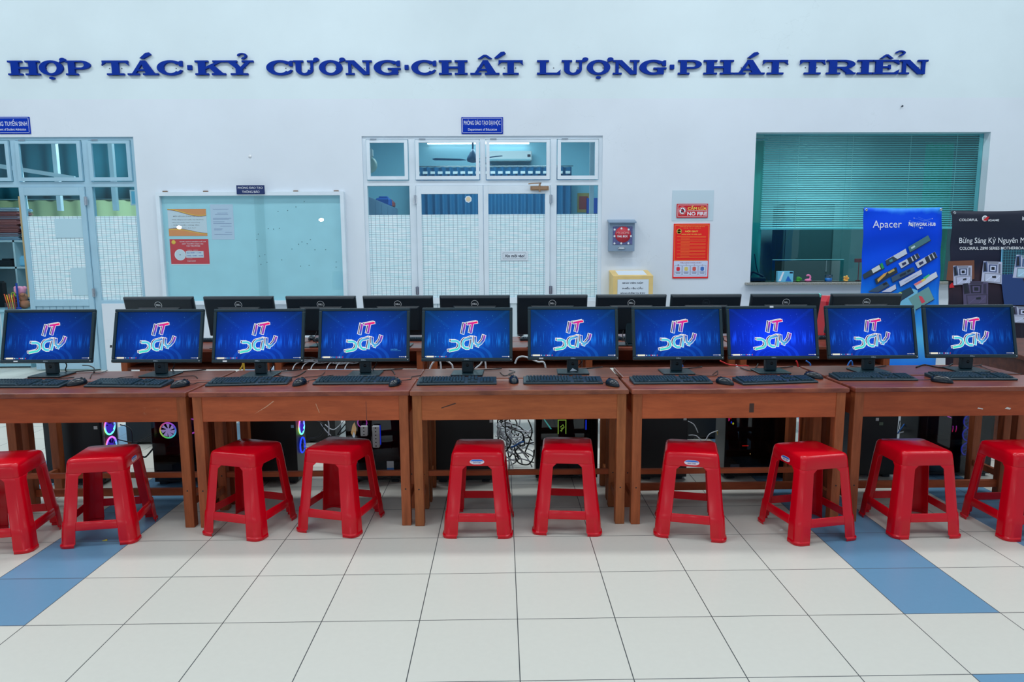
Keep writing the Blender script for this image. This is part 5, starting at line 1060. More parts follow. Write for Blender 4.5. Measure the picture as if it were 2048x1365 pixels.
for i, (x, y, a) in enumerate(KP):
    t = kb0 if i == 0 else dup(kb0, (x, y, ZT+.0005), R(a)); t.location = (x, y, ZT+.0005); t.rotation_euler = (0, 0, R(a)); t['label'] = 'black '+klab[i]; t['group'] = 'black keyboards in the front row'; kbs.append(t)
q = MB(); q.box(.195, .216, -.0665, -.061, .0115, .0135, M_CHROME); q.build('silver_label', kbs[5])
for i, x in enumerate(back_x):
    dup(kb0, (x+[.05, -.03, .06, .0, .04, -.02, .05, .03, .0, .02][i], 5.575-.022*x, ZT+.0005), PI-.022, 'black keyboard lying behind the back-row monitor %s' % back_l[i].split(',')[0], 'black keyboards in the back row')
def make_mouse():
    t = thing('computer_mouse', 'x', 'mouse'); q = MB(); n, k = 20, 10; vs = []; L_, W_, H_ = .055, .0305, .036
    for j in range(k+1):
        f = j/k; s = math.sqrt(max(0, 1-f**2.4))
        for i in range(n):
            a = 2*PI*i/n; x = W_*math.cos(a)*s*(.92+.08*math.sin(a)); y = -L_*math.sin(a)*s*1.0+(-.008*f)
            vs.append((x, -y, .002+f*H_))
    fs = [(j*n+i, j*n+(i+1) % n, (j+1)*n+(i+1) % n, (j+1)*n+i) for j in range(k) for i in range(n)]+[tuple(range(n-1, -1, -1))]
    q.add(vs, fs, M_MOUSE, True); q.build('body', t)
    q = MB(); q.cyl((-.0035, .026, .0325), (.0035, .026, .0325), .0075, M_CASE, n=12); q.build('scroll_wheel', t)
    q = MB(); q.box(-.0005, .0005, .012, .046, .024, .0345, M_CASE); q.build('button_seam', t)
    q = MB(); q.tube(spline([(0, .050, .010), (.005, .075, .004), (-.02, .12, .003), (.015, .17, .003), (-.01, .24, .003), (.02, .30, .003)]), .002, M_CBLK); q.build('cord', t)
    return t
M_MOUSE = mat('mouse_plastic', (12, 26, 36), rough=.22)
m0 = make_mouse(); MM = [(-2.395, 3.76, -35), (-1.785, 3.69, -38), (-1.134, 3.715, -20), (-.597, 3.68, -18), (.065, 3.735, 4), (.606, 3.62, 25), (1.232, 3.64, 40), (1.795, 3.79, 45), (2.445, 3.64, 48)]
mlab = ['mouse between the first two keyboards from the left', 'mouse beside the joint of the two leftmost desks', 'mouse right of the third keyboard from the left', 'mouse touching the right end of the fourth keyboard', 'mouse facing straight away from us at the centre of the middle desk', 'mouse near the right front corner of the middle desk', 'mouse against the left end of the angled keyboard', 'mouse behind the right end of the angled keyboard', 'mouse lying against the rightmost keyboard']
for i, (x, y, a) in enumerate(MM):
    t = m0 if i == 0 else dup(m0, (x, y, ZT+.0005), R(a)); t.location = (x, y, ZT+.0005); t.rotation_euler = (0, 0, R(a)); t['label'] = 'black '+mlab[i]; t['group'] = 'black mice in the front row'
for u, v, a, lb in ((1041, 672, 180, 'black mouse on the back row desk right of the fifth back-row monitor'), (624, 680, 180, 'black mouse on the back row desk between the second and third back-row monitors')):
    p = atz(u, v, ZT); dup(m0, (p.x, p.y, ZT+.0005), R(a), lb, 'black mice in the back row')

# ================================================================== computer towers
def make_tower(kind, W_, front):
    """side panel faces -y, near face at y=0; front=+1: intake end at +x"""
    t = thing('computer_tower', 'x', 'computer'); D_ = .20; H_ = .45; h = W_/2
    q = MB(); e = .012
    if kind == 'solid': q.box(-h, h, .0, D_, .018, H_, M_CASE)
    else:
        for a in ((-h, h, .004, D_, .018, .03), (-h, h, .004, D_, H_-e, H_), (-h, -h+e*1.6, .004, D_, .03, H_-e), (h-e*1.6, h, .004, D_, .03, H_-e), (-h, h, D_-.006, D_, .03, H_-e)): q.box(*a, M_CASE)
        q.box(-h+.02, h-.02, .02, D_-.01, .03, .13, M_CASE)
    cs = q.build('case', t, bevel=.003)
    for x in (-h+.05, h-.05):
        q = MB(); q.box(x-.025, x+.025, .01, D_-.01, 0, .018, M_BLK, .003); q.build('foot', t)
    if kind == 'glass':
        q = MB(); q.box(-h+.004, h-.004, 0, .004, .03, H_-.01, M_GLASSC); q.build('glass_panel', t)
        q = MB(); q.box(-h+.02, h-.03, D_-.02, D_-.012, .15, H_-.03, mat('mainboard', (40, 50, 60), rough=.5)); mb_ = q.build('mainboard', t)
        q = MB(); q.box(-h+.06, h-.08, .06, D_-.02, .2, .235, mat('graphics_card', (30, 36, 44), rough=.4)); q.build('graphics_card', mb_)
    return t
def fan(t, x, y, z, r, ax, m, blades=True, mb=None):
    """ax 'y': faces -y; ax 'x': faces +-x"""
    q = MB(); n = 28; P = lambda a, rr, d: (x+rr*math.cos(a), y+d, z+rr*math.sin(a)) if ax == 'y' else (x+d, y+rr*math.cos(a), z+rr*math.sin(a))
    q.tube([P(2*PI*i/n, r, 0) for i in range(n)], r*.1, m, 6, True); f = q.build('fan_ring', t)
    q = MB()
    for i in range(7):
        a = 2*PI*i/7; q.add([P(a, r*.25, -.002), P(a+.35, r*.9, -.004), P(a+.95, r*.88, .006), P(a+.7, r*.25, .004)], [(0, 1, 2, 3)], mb or mat('fan_blade', (50, 54, 90), rough=.4))
    q.cyl(P(0, 0, -.006), P(0, 0, .008), r*.27, mb or mat('fan_blade', (0, 0, 0)), n=14); q.build('fan_rotor', f); return f
YT = 4.245
def tower(x0, x1, kind, front, label, y=YT, h=None):
    t = make_tower(kind, x1-x0, front); t.location = ((x0+x1)/2, y, .0005); t['label'] = label; t['group'] = 'computer towers under the desks'; return t, (x1-x0)/2
t, h = tower(-2.945, -2.587, 'solid', 1, 'black computer tower with a rainbow fan behind its mesh end, under the leftmost desk')
q = MB(); q.box(h, h+.004, .015, .185, .03, .44, mat('mesh_dark', (12, 14, 24), rough=.5)); q.build('front_mesh', t)
for z, m_ in ((.37, E_RAIN), (.24, E_RAIN)): fan(t, h+.009, .1, z, .055, 'x', m_, mb=emis('fan_glow_violet', (70, 40, 190), .8))
q = MB(); q.cyl((h+.012, .02, .05), (h+.012, .02, .43), .004, M_CHROME, n=8); q.cyl((h+.012, .18, .05), (h+.012, .18, .43), .004, M_WHT, n=8); q.build('chrome_strip', t)
q = MB(); q.box(h-.035, h-.012, -.0015, 0, .375, .395, M_WHT); q.build('sticker', t)
t, h = tower(-2.262, -1.915, 'glass', -1, 'glass-sided computer tower with glowing multicolour fan behind the right leg of the leftmost desk')
fan(t, -h+.085, .05, .35, .05, 'y', E_RAIN, mb=emis('fan_glow_white', (230, 190, 255), 1.1)); fan(t, -h+.20, .12, .36, .05, 'y', E_PINK); 
q = MB(); q.box(-h+.02, -h+.12, -.001, .0, .10, .14, M_CASE); q.build('vent_slots', t)
t, h = tower(-1.665, -1.333, 'solid', 1, 'black computer tower with blue sticker and violet-lit edge under the second desk')
fan(t, h+.008, .1, .36, .055, 'x', E_RAIN, mb=emis('fan_glow_violet', (0, 0, 0))); fan(t, h+.008, .1, .23, .05, 'x', E_BLUE)
q = MB(); q.box(h-.03, h-.012, -.0015, 0, .372, .392, mat('sticker_paleblue', (150, 190, 230))); q.build('sticker', t)
t, h = tower(-1.015, -.655, 'glass', -1, 'glass-sided computer tower with an orange flame-like light, right half under the second desk')
q = MB(); q.prism([(-h+.03, .33), (-h+.042, .38), (-h+.055, .40), (-h+.066, .36), (-h+.06, .32), (-h+.045, .30)], .02, .024, E_WARM); q.prism([(-h+.04, .31), (-h+.05, .34), (-h+.058, .31), (-h+.05, .295)], .016, .0195, E_WHITE); q.build('flame_light', t)
fan(t, -h+.1, .05, .39, .03, 'y', E_PINK); q = MB(); q.cyl((h-.14, .02, .25), (h-.14, .02, .38), .003, E_BLUE, n=8); q.build('light_tube', t)
q = MB(); q.box(h-.10, h-.055, -.0015, 0, .075, .125, mat('label_blue', (40, 130, 220))); q.box(h-.10, h-.055, -.002, -.0002, .10, .145, M_PAPER); q.build('sticker', t)
t, h = tower(-.442, -.062, 'solid', -1, 'large plain black computer tower with a white tag, left half under the middle desk', 4.14+.09)
q = MB(); q.box(h-.022, h-.003, -.0015, 0, .40, .42, M_WHT); q.build('sticker', t)
q = MB(); q.box(-h-.004, -h, .02, .18, .04, .43, mat('mesh_dark', (0, 0, 0))); q.cyl((-h-.004, .012, .30), (-h-.004, .012, .38), .004, E_REDL, n=8); q.cyl((-h-.004, .012, .18), (-h-.004, .012, .23), .004, emis('green_led', (40, 220, 80), 1.), n=8); q.build('lit_edge', t)
t, h = tower(.215, .62, 'glass', -1, 'glass-sided computer tower with cyan light bar and lime-lit card, right half under the middle desk')
q = MB(); q.hull([(-h+.045, .015, .42), (-h+.052, .015, .42), (-h+.105, .015, .345), (-h+.095, .015, .345)], [(-h+.045, .02, .42), (-h+.052, .02, .42), (-h+.105, .02, .345), (-h+.095, .02, .345)], E_TEAL); q.build('light_bar', t)
q = MB()
for a, b_, c, d in ((.145, .15, .31, .405), (.195, .2, .31, .405), (.145, .2, .40, .405)): q.box(-h+a, -h+b_, .02, .024, c, d, E_LIME)
q.ribbon([(-h+.16, .355), (-h+.178, .372), (-h+.186, .355), (-h+.17, .338), (-h+.160, .33)], .004, .019, E_LIME); q.ribbon([(-h+.165, .345), (-h+.178, .355), (-h+.168, .325)], .003, .018, E_LIME); q.build('lit_emblem', t)
q = MB(); q.cyl((h-.075, .03, .335), (h-.075, .03, .40), .004, E_BLUE, n=8); q.ball((h-.075, .03, .425), .007, .006, .006, E_PINK, 8, 5); q.build('light_tube', t)
t, h = tower(.895, 1.205, 'solid', 1, 'plain black computer tower at the left half of the fourth desk')
q = MB(); q.box(h-.03, h-.01, -.0015, 0, .40, .42, M_WHT); q.build('sticker', t)
t, h = tower(1.452, 1.91, 'glass', -1, 'dark glass computer tower with red light slit under the fourth desk')
q = MB(); q.box(-h+.12, -h+.16, .014, .018, .218, .222, E_REDL); q.build('light_slit', t); q = MB(); q.ball((-h+.02, .01, .40), .009, .005, .012, emis('magenta_led', (255, 40, 120), 1.3), 8, 6); q.ball((-h+.035, .01, .41), .005, .004, .008, E_REDL, 8, 6); q.ball((-h+.052, .01, .372), .006, .005, .007, emis('yellow_led', (240, 230, 60), 1.2), 8, 6); q.ball((-h+.04, .01, .38), .004, .004, .008, E_BLUE, 8, 6); q.build('colour_lights', t)
q = MB(); q.ball((-h+.175, .016, .165), .003, .003, .004, E_WARM, 8, 6); q.build('power_light', t); q = MB(); q.box(-h+.01, -h+.03, -.0015, 0, .06, .08, mat('sticker_paleblue', (0, 0, 0))); q.box(-h+.04, -h+.10, -.0015, 0, .05, .10, mat('label_grey', (60, 70, 90))); q.build('sticker', t)
t, h = tower(2.275, 2.585, 'solid', 1, 'black computer tower with two small square tags at the left half of the rightmost desk')
q = MB(); q.box(h-.15, h-.13, -.0015, 0, .385, .405, M_WHT); q.box(h-.125, h-.10, -.0015, 0, .355, .375, mat('tag_green', (110, 130, 110))); q.build('sticker', t)
t, h = tower(2.72, 3.225, 'glass', -1, 'glass-sided computer tower with blue fans and a red-blue light ring under the rightmost desk')
for z in (.36, .27, .17): fan(t, h-.12, .06, z, .045, 'y', emis('deep_blue_led', (50, 60, 240), .55), mb=emis('fan_glow_blue', (30, 40, 170), .35))
q = MB()
for x in (-h+.24, -h+.262): q.tube([(x+.004*math.sin(a*3), .02, .30+.045*a) for a in [0, .3, .6, .9]], .0026, grad_emis('ring_light', [(.0, (255, 40, 60)), (.4, (200, 60, 200)), (1., (90, 110, 255))], (0, 0, 1.)), 6)
q.tube([(-h+.20, .02, .405), (-h+.215, .02, .40), (-h+.225, .02, .395)], .0025, E_PINK, 6); q.build('ring_light', t)
for xa_, xb_, lb in ((ox(247, 870, 5.14), ox(312, 870, 5.14), 'dark back-row computer tower seen in the gap under the leftmost desk'), (ox(596, 870, 5.14), ox(668, 870, 5.14), 'dark back-row computer tower behind the cords under the second desk'), (ox(1372, 870, 5.14), ox(1450, 870, 5.14), 'dark back-row computer tower behind the white V-shaped cable under the fourth desk'), (ox(1815, 870, 5.14), ox(1905, 870, 5.14), 'dark back-row computer tower behind the blue-lit one under the rightmost desk')):
    t, h = tower(xa_, xb_, 'solid', 1, lb, y=5.18); t['group'] = 'dark towers of the back row'
    q = MB(); q.box(-h+.03, h-.03, -.0015, 0, .06, .40, M_CASE); q.build('side_panel', t)
q = MB(); x_ = ox(1803, 850, 4.95); q.box(-.05, .05, 0, .12, 0, .42, mat('carton_white', (222, 226, 230), rough=.6), .003); q.box(-.035, .035, -.001, 0, .3, .36, M_ALUW); tag(q.build('white_carton', loc=(x_, 4.95, .0005)), 'tall white carton standing on the floor behind the cables under the rightmost desk', 'carton')
q = MB(); p_ = atz(134, 738, ZT); q.box(-.012, .012, 0, .004, 0, .05, mat('box_red', (0, 0, 0))); q.box(-.014, .014, -.001, .006, -.0, .004, mat('box_red', (0, 0, 0))); tag(q.build('red_tag', loc=(p_.x, 4.17, ZT+.0005)), 'small red card standing behind the stand of the leftmost lit monitor', 'card')
# red blocks in the gaps between desks; the dark one paints a glow
for u, v0, v1, Y, c, lb in ((829, 810, 930, 4.32, (226, 40, 20), 'slim bright red box standing in the gap between the second and middle desks'), (1243.5, 838, 884, 4.32, (190, 10, 10), 'slim dark red box standing in the gap between the middle and fourth desks')):
    x = ox(u, 860, Y); zt_ = oz(v0, u, Y); q = MB(); q.box(-.02, .03, 0, .12, 0, zt_, mat('slip_%d' % u, c, rough=.5), .003); q.box(-.018, .028, -.0015, 0, zt_*.1, zt_*.16, M_CASE); tag(q.build('red_block', loc=(x, Y, .0005)), lb, 'box')
q = MB(); x = ox(1655, 640, 5.72); q.box(-.085, .085, 0, .16, 0, .30, mat('box_red', (200, 14, 36), rough=.4)); q.hull([(-.085, 0, .30), (.085, 0, .30), (.085, .16, .30), (-.085, .16, .30)], [(-.05, .02, .345), (.04, .02, .345), (.04, .14, .345), (-.05, .14, .345)], mat('box_red', (0, 0, 0))); q.box(-.02, .02, -.002, 0, .03, .07, mat('box_pink', (226, 80, 110))); tag(q.build('red_gift_box', loc=(x, 5.60, ZT+.001), rot=(0, 0, .1)), 'red cardboard box with a sloped top between the last two rear monitors', 'box')
# power strips propped on the tower face
for (u, v0, v1, k, lb) in ((728, 853, 873, 3, 'short white power strip hanging left of the longer one under the second desk'), (751.5, 853, 896, 6, 'long white power strip hanging vertically under the second desk')):
    x = ox(u, 870, 4.21); z0_, z1_ = oz(v1, u, 4.21), oz(v0, u, 4.21); t = thing('power_strip', lb, 'power strip', (x, 4.238, z0_)); q = MB(); q.box(-.022, .022, -.03, 0, 0, z1_-z0_, M_WHT, .004); q.build('body', t); q = MB()
    for i in range(k): zz = (z1_-z0_)*(i+.5)/k; q.cyl((0, -.0305, zz), (0, -.0295, zz), .0045, M_CASE, n=8)
    q.build('sockets', t)
# ================================================================== cables
cn = 0
def cable(pts, m, r, lb, nm='cable', grp=None):
    q = MB(); q.tube(spline(pts, 5), r, m, 6); o = q.build(nm); tag(o, lb, 'cable', grp); return o
def PX(u, v, Y): p = aty(u, v, Y); return (p.x, p.y, p.z)
WC = [[(995, 848), (1000, 856), (1040, 862), (1066, 866)], [(1040, 838), (1036, 852), (1012, 868), (1000, 862)], [(992, 850), (1010, 880), (1030, 890), (1060, 900), (1066, 905)], [(1060, 866), (1035, 882), (1020, 888), (1005, 876)], [(990, 872), (1008, 876), (1030, 868), (1062, 862)],
      [(1000, 850), (1004, 870), (1022, 895), (1040, 915), (1044, 928)], [(995, 842), (998, 858), (1018, 882), (1046, 884), (1068, 890)], [(1066, 884), (1040, 900), (1012, 898), (990, 905)], [(990, 925), (1015, 922), (1040, 918), (1068, 926)], [(1012, 846), (1014, 900), (1026, 936), (1026, 968)], [(1000, 900), (1030, 908), (1050, 906), (1068, 915)], [(1065, 856), (1050, 872), (1038, 892), (1020, 906)]]
for i, w_ in enumerate(WC): cable([PX(u, v, 4.36+.05*((i*7) % 5)) for u, v in w_], M_CWHT, .0048, 'white network cable in the tangle under the middle desk', 'network_cable', 'white cables tangled under the middle desk')
BC = [[(1010, 838), (1012, 868), (1022, 886), (1008, 905), (1000, 890)], [(1000, 892), (1020, 896), (1024, 908), (1016, 916), (1004, 912), (1000, 900)], [(1068, 886), (1046, 890), (1030, 905), (1036, 925), (1055, 930), (1066, 918), (1068, 900)], [(1030, 838), (1034, 850), (1030, 866), (1044, 876), (1062, 875)], [(1018, 838), (1024, 860), (1014, 880), (1018, 920), (1018, 940)], [(1056, 840), (1064, 862), (1058, 885), (1050, 905)], [(1008, 948), (1018, 950), (1020, 957), (1010, 956)]]
for i, w_ in enumerate(BC): cable([PX(u, v, 4.33+.06*((i*3) % 5)) for u, v in w_], M_CBLK, .0045, 'black power cord in the tangle under the middle desk', 'black_cable', 'black cords tangled under the middle desk')
rc = random.Random(11)
for i in range(16):
    u, v = rc.uniform(996, 1040), rc.uniform(838, 870); w_ = [(u, v)]
    for k in range(4): u = min(1064, max(996, u+rc.uniform(-28, 32))); v = min(935, max(840, v+rc.uniform(-10, 34))); w_.append((u, v))
    wh = i % 2; cable([PX(a, b_, 4.34+.03*(i % 9)) for a, b_ in w_], M_CWHT if wh else M_CBLK, .0045, 'white network cable in the tangle under the middle desk' if wh else 'black power cord in the tangle under the middle desk', 'network_cable' if wh else 'black_cable', 'white cables tangled under the middle desk' if wh else 'black cords tangled under the middle desk')
cable([PX(u, v, 4.32) for u, v in ((1022, 895), (1030, 892), (1040, 886), (1048, 884))], M_CBLUE, .006, 'blue cable clipped through the tangle under the middle desk')
for w_, m_, r, lb in (([(240, 850), (262, 860), (262, 900), (236, 920)], M_CBLK, .004, 'black cord hanging in the middle of the leftmost desk'), ([(236, 880), (270, 885), (300, 872), (312, 858)], M_CBLK, .004, 'black cord sagging towards the glowing tower under the leftmost desk'), ([(306, 898), (296, 910), (290, 915), (280, 916), (272, 945)], M_CBLK, .006, 'black cord with thick plug near the glowing tower under the leftmost desk'),
                      ([(640, 845), (650, 860), (662, 872)], M_CWHT, .0035, 'white cable left of the cord bundle under the second desk'), ([(656, 838), (658, 855), (657, 872)], M_CWHT, .0045, 'white vertical cable under the second desk'), ([(690, 840), (668, 860), (650, 850)], M_CWHT, .0035, 'white cable crossing the bundle under the second desk'), ([(694, 845), (675, 870), (690, 862), (696, 850)], M_CBLK, .004, 'black looped cord under the second desk'), ([(630, 842), (646, 850), (640, 872), (616, 878)], M_CBLK, .004, 'black round cord left under the second desk'),
                      ([(597, 850), (599, 880), (604, 890), (617, 896)], M_CWHT, .0045, 'white cable beside the violet-lit tower'), ([(1376, 843), (1388, 850), (1396, 866)], M_CWHT, .003, 'thin white cable beside the plain tower under the fourth desk'), ([(1377, 871), (1392, 872), (1408, 884), (1420, 868), (1444, 860)], M_CWHT, .0035, 'white cable forming a V under the fourth desk'), ([(1434, 862), (1436, 872), (1436, 880)], M_YEL, .003, 'short yellow-tipped cable under the fourth desk'),
                      ([(1375, 944), (1398, 950), (1405, 958), (1395, 964), (1376, 955)], M_CBLK, .005, 'black cord loop on the floor under the fourth desk'),
                      ([(1795, 868), (1808, 850), (1815, 842)], M_CBLUE, .004, 'blue cable under the rightmost desk'), ([(1818, 862), (1795, 868), (1782, 876)], M_CWHT, .004, 'white cable under the rightmost desk'), ([(1800, 842), (1798, 860), (1812, 858), (1815, 842)], M_CBLK, .003, 'thin black cable loop under the rightmost desk'), ([(1762, 946), (1775, 938), (1790, 940)], M_CBLK, .006, 'black cord on the floor behind the stool at the rightmost desk'), ([(288, 955), (300, 960), (312, 950)], M_CBLK, .004, 'black cord on the floor left of the glowing tower')):
    cable([PX(u, v, 4.40) for u, v in w_], m_, r, lb)
# cables lying between the rows and on the desks
def TP(u, v, z=ZT+.004): p = atz(u, v, z); return (p.x, p.y, p.z)
for w_, m_, r, lb in (([(165, 731), (178, 732), (188, 737), (188, 745)], M_CBLK, .004, 'black cord arching beside the leftmost monitor stand'), ([(180, 757), (185, 748), (200, 747), (215, 741)], M_CBLK, .002, 'thin black wire behind the second keyboard'),
                      ([(395, 757), (385, 752), (340, 757), (372, 765)], M_CBLK, .002, 'thin looped wire right of the second keyboard'), ([(540, 742), (560, 752), (590, 754), (612, 742)], M_CBLK, .003, 'black cord sweeping right of the third monitor'), ([(610, 755), (640, 752), (650, 744)], M_CBLK, .002, 'thin wire behind the fourth keyboard'),
                      ([(745, 745), (780, 740), (790, 750), (785, 740)], M_CBLK, .002, 'thin knotted wire right of the fourth monitor'), ([(1000, 745), (1010, 752), (1030, 744), (1018, 741)], M_CBLK, .002, 'thin coiled wire left of the sixth monitor'), ([(1355, 741), (1390, 750), (1430, 752), (1435, 742), (1425, 750)], M_CBLK, .002, 'thin looped wires right of the seventh monitor'),
                      ([(1480, 735), (1500, 742), (1512, 735), (1516, 728)], M_CBLK, .003, 'black cord left of the brightest monitor'), ([(1700, 733), (1725, 736), (1760, 745), (1790, 752)], M_CBLK, .002, 'thin wire crossing the desk right of the ninth monitor'), ([(1832, 735), (1850, 730), (1885, 736), (1905, 728)], M_CBLK, .004, 'thick black cord curving behind the rightmost monitor'), ([(1960, 732), (1985, 742), (2010, 748), (2044, 748)], M_CBLK, .002, 'thin wire right of the rightmost monitor')):
    cable([TP(u, v) for u, v in w_], m_, r, lb)
for w_, m_, r, lb in (([(480, 740), (485, 732), (487, 726)], M_YEL, .006, 'yellow cable end standing behind the third monitor'), ([(1352, 726), (1362, 730), (1366, 738)], M_CBLUE, .005, 'blue cable behind the seventh monitor, right of its neck'), ([(1440, 722), (1458, 730), (1480, 732), (1500, 738)], M_CRED, .005, 'red cable behind the desks between the seventh and eighth monitors'), ([(1592, 722), (1596, 734)], M_CRED, .005, 'short red cable right of the eighth monitor neck'), ([(1612, 722), (1620, 728), (1621, 736)], M_CBLUE, .005, 'blue cable right of the eighth monitor neck'), ([(1694, 734), (1704, 724)], M_CBLUE, .005, 'short blue cable left of the ninth monitor neck'),
                      ([(858, 742), (866, 726), (880, 722)], M_CWHT, .006, 'white cable arching left behind the fifth monitor'), ([(892, 722), (902, 728), (906, 740)], M_CWHT, .006, 'white cable arching right behind the fifth monitor'), ([(950, 738), (960, 730), (970, 722)], M_CWHT, .006, 'white cable right of the fifth monitor neck'), ([(1030, 728), (1036, 716), (1050, 714), (1075, 724), (1090, 730)], M_CWHT, .006, 'grey-white cable between the fifth and sixth monitors'), ([(1090, 730), (1092, 740)], M_CWHT, .004, 'white cable tail left of the sixth monitor neck')):
    cable([PX(u, v, 4.6) for u, v in w_]+[PX(w_[-1][0]+4, w_[-1][1]+60, 4.62)]+[(PX(w_[-1][0]+6, w_[-1][1]+60, 4.66)[0], 4.66, .25), (PX(w_[-1][0]+6, w_[-1][1]+60, 4.66)[0]+.01, 4.68, .01)], m_, r, lb)
for j, (uc, lb) in enumerate(((618, 'large coil of white cables on the back desk shelf, right of the third monitor'), (685, 'smaller coil of white network cables behind the fourth monitor'))):
    pts = []; rr = random.Random(3+j); xc = ox(uc, 722, 5.22); zc = ZT-.150+.006
    for i in range(70): a = i*.55; pts.append((xc+.13*math.cos(a)*(1+.12*rr.uniform(-1, 1))*(1 if j == 0 else .8), 5.25-.022*xc+.06*math.sin(a)+rr.uniform(-.01, .01), zc+(.012+.035*rr.random())*(1 if j == 0 else .6)))
    q = MB(); q.tube(spline(pts, 2), .0035, M_CWHT, 5); yf_ = 5.12-.022*xc
    for k in range(3): x = xc-.08+k*.07; q.tube(spline([(x, yf_+.1, zc+.02), (x-.01, yf_+.01, zc+.018), (x-.02, yf_-.035, zc-.02), (x-.03+.01*k, yf_-.03, zc-.09)]), .004, M_CWHT, 5)
    tag(q.build('cable_coil'), lb, 'cable')
# white papers and boxes on the far desks between the rear monitors
for u, v, w_, c, lb in ((652, 668, .11, (226, 200, 200), 'small white carton between the second and third rear monitors'), (829, 668, .14, (210, 214, 214), 'white carton on the back desks between the third and fourth rear monitors'), (1252, 668, .16, (222, 222, 224), 'white carton on the back desks between the sixth and seventh rear monitors'), (1449, 668, .10, (220, 222, 226), 'white carton on the back desks between the seventh and eighth rear monitors')):
    p = atz(u, 675, ZT); q = MB(); q.box(-w_/2, w_/2, 0, .08, 0, .035, mat('carton_%d' % u, c, rough=.6), .002); q.box(-w_/2+.01, w_/2-.01, -.001, 0, .012, .016, M_ALUW); tag(q.build('white_carton', loc=(p.x, 5.70, ZT+.001)), lb, 'carton')

# ================================================================== banners
def banner(nm, label, cat, x0, y0, ztop, base, lean, W_, Hb, rz=0):
    t = thing(nm, label, cat, (x0, y0, 0), rz); return t
def cloth(t, W_, H_, zt_, m, lean, nx=16, nz=40, ph=0):
    q = MB(); vs = []
    for j in range(nz+1):
        for i in range(nx+1):
            a, c = i/nx, j/nz; s = .009*math.sin(c*30+ph+1.5*math.sin(a*3))*(1-c*.6)+.004*math.sin(a*9+c*4); dz = .012*math.sin(PI*a)*(1-c)**6
            vs.append((a*W_, s+c*H_*lean*-1, zt_-c*H_-dz))
    fs = [((j+1)*(nx+1)+i, (j+1)*(nx+1)+i+1, j*(nx+1)+i+1, j*(nx+1)+i) for j in range(nz) for i in range(nx)]
    q.add(vs, fs, m, True); o = q.build('printed_cloth', t); s = o.modifiers.new('thick', 'SOLIDIFY'); s.thickness = .0015; s.offset = 1; return o
def vgrad(name, stops, rough=.45, nz=.0):
    m = bpy.data.materials.new(name); m.use_nodes = True; t = m.node_tree; b_ = t.nodes['Principled BSDF']; tc = N(t, 'ShaderNodeTexCoord'); s = N(t, 'ShaderNodeSeparateXYZ'); cr = N(t, 'ShaderNodeValToRGB')
    t.links.new(tc.outputs['Generated'], s.inputs[0]); n = N(t, 'ShaderNodeTexNoise'); n.inputs['Scale'].default_value = 3; n.inputs['Detail'].default_value = 6; t.links.new(tc.outputs['Generated'], n.inputs['Vector'])
    ma = N(t, 'ShaderNodeMath', operation='MULTIPLY_ADD'); ma.inputs[1].default_value = nz; t.links.new(n.outputs['Fac'], ma.inputs[0]); t.links.new(s.outputs[2], ma.inputs[2])
    mb_ = N(t, 'ShaderNodeMath', operation='SUBTRACT'); mb_.inputs[1].default_value = nz*.5; t.links.new(ma.outputs[0], mb_.inputs[0])
    el = cr.color_ramp.elements; el[0].position = stops[0][0]; el[0].color = (*lin(stops[0][1]), 1); el[1].position = stops[-1][0]; el[1].color = (*lin(stops[-1][1]), 1)
    for p, c in stops[1:-1]: e = el.new(p); e.color = (*lin(c), 1)
    t.links.new(mb_.outputs[0], cr.inputs[0]); t.links.new(cr.outputs[0], b_.inputs['Base Color']); b_.inputs['Roughness'].default_value = rough; b_.inputs['Specular IOR Level'].default_value = .15; return m
YN = 6.95; PK = aty(1886, 414, YN).x-aty(1729, 414, YN).x; PP = PK/157          # metres per photo pixel there
LE = .055
def stand(t, W_, H_, zt_):
    q = MB(); y = .03
    q.tube([(0.01, y, zt_-.01), (W_/2, .07, zt_/2+.1), (W_-.02, -H_*LE+.03, .05)], .007, M_CASE, 8); q.tube([(W_-.01, y, zt_-.01), (W_/2, .075, zt_/2+.1), (.02, -H_*LE+.03, .05)], .007, M_CASE, 8); q.tube([(W_/2, .07, zt_/2+.1), (W_/2, .55, 0.01)], .008, M_CASE, 8)
    q.tube([(.02, -H_*LE+.03, .05), (-.0, -H_*LE-.1, .01)], .007, M_CASE, 8); q.tube([(W_-.02, -H_*LE+.03, .05), (W_, -H_*LE-.1, .01)], .007, M_CASE, 8); q.build('stand_frame', t)
def bannerset(nm, label, u0, v0, W_, m, ph):
    p = aty(u0, v0, YN); H_ = p.z-.06; t = thing(nm, label, 'banner', (p.x, YN, 0)); zt_ = p.z; cloth(t, W_, H_, zt_, m, LE, ph=ph); stand(t, W_, H_, zt_)
    q = MB()
    for x in (.02, W_-.02): q.lathe([(.012, 0), (.014, -.006), (.006, -.006), (.005, 0)], (x, -.008, zt_-.025), M_CHROME, 14, 'y')
    q.build('eyelets', t)
    def L(u, v): return ((u-u0)*PP, zt_-(v-v0)*PP)
    def Yl_(z, off): return -(zt_-z)*LE-.014+off
    def place(q):
        q.v = [(x, Yl_(z, y), z) for x, y, z in q.v]; return q
    return t, L, place, H_, zt_
M_B1 = vgrad('banner_blue', [(.0, (20, 100, 225)), (.12, (30, 120, 235)), (.28, (90, 190, 240)), (.36, (60, 160, 242)), (.52, (24, 130, 245)), (.66, (0, 86, 236)), (.85, (0, 70, 228)), (.97, (0, 76, 236)), (1., (60, 160, 245))], nz=.1)
t, L, place, H_, zt_ = bannerset('advertising_banner', 'bright blue hanging banner printed with memory sticks, standing before the window', 1728, 415, PK, M_B1, 0)
q = MB()
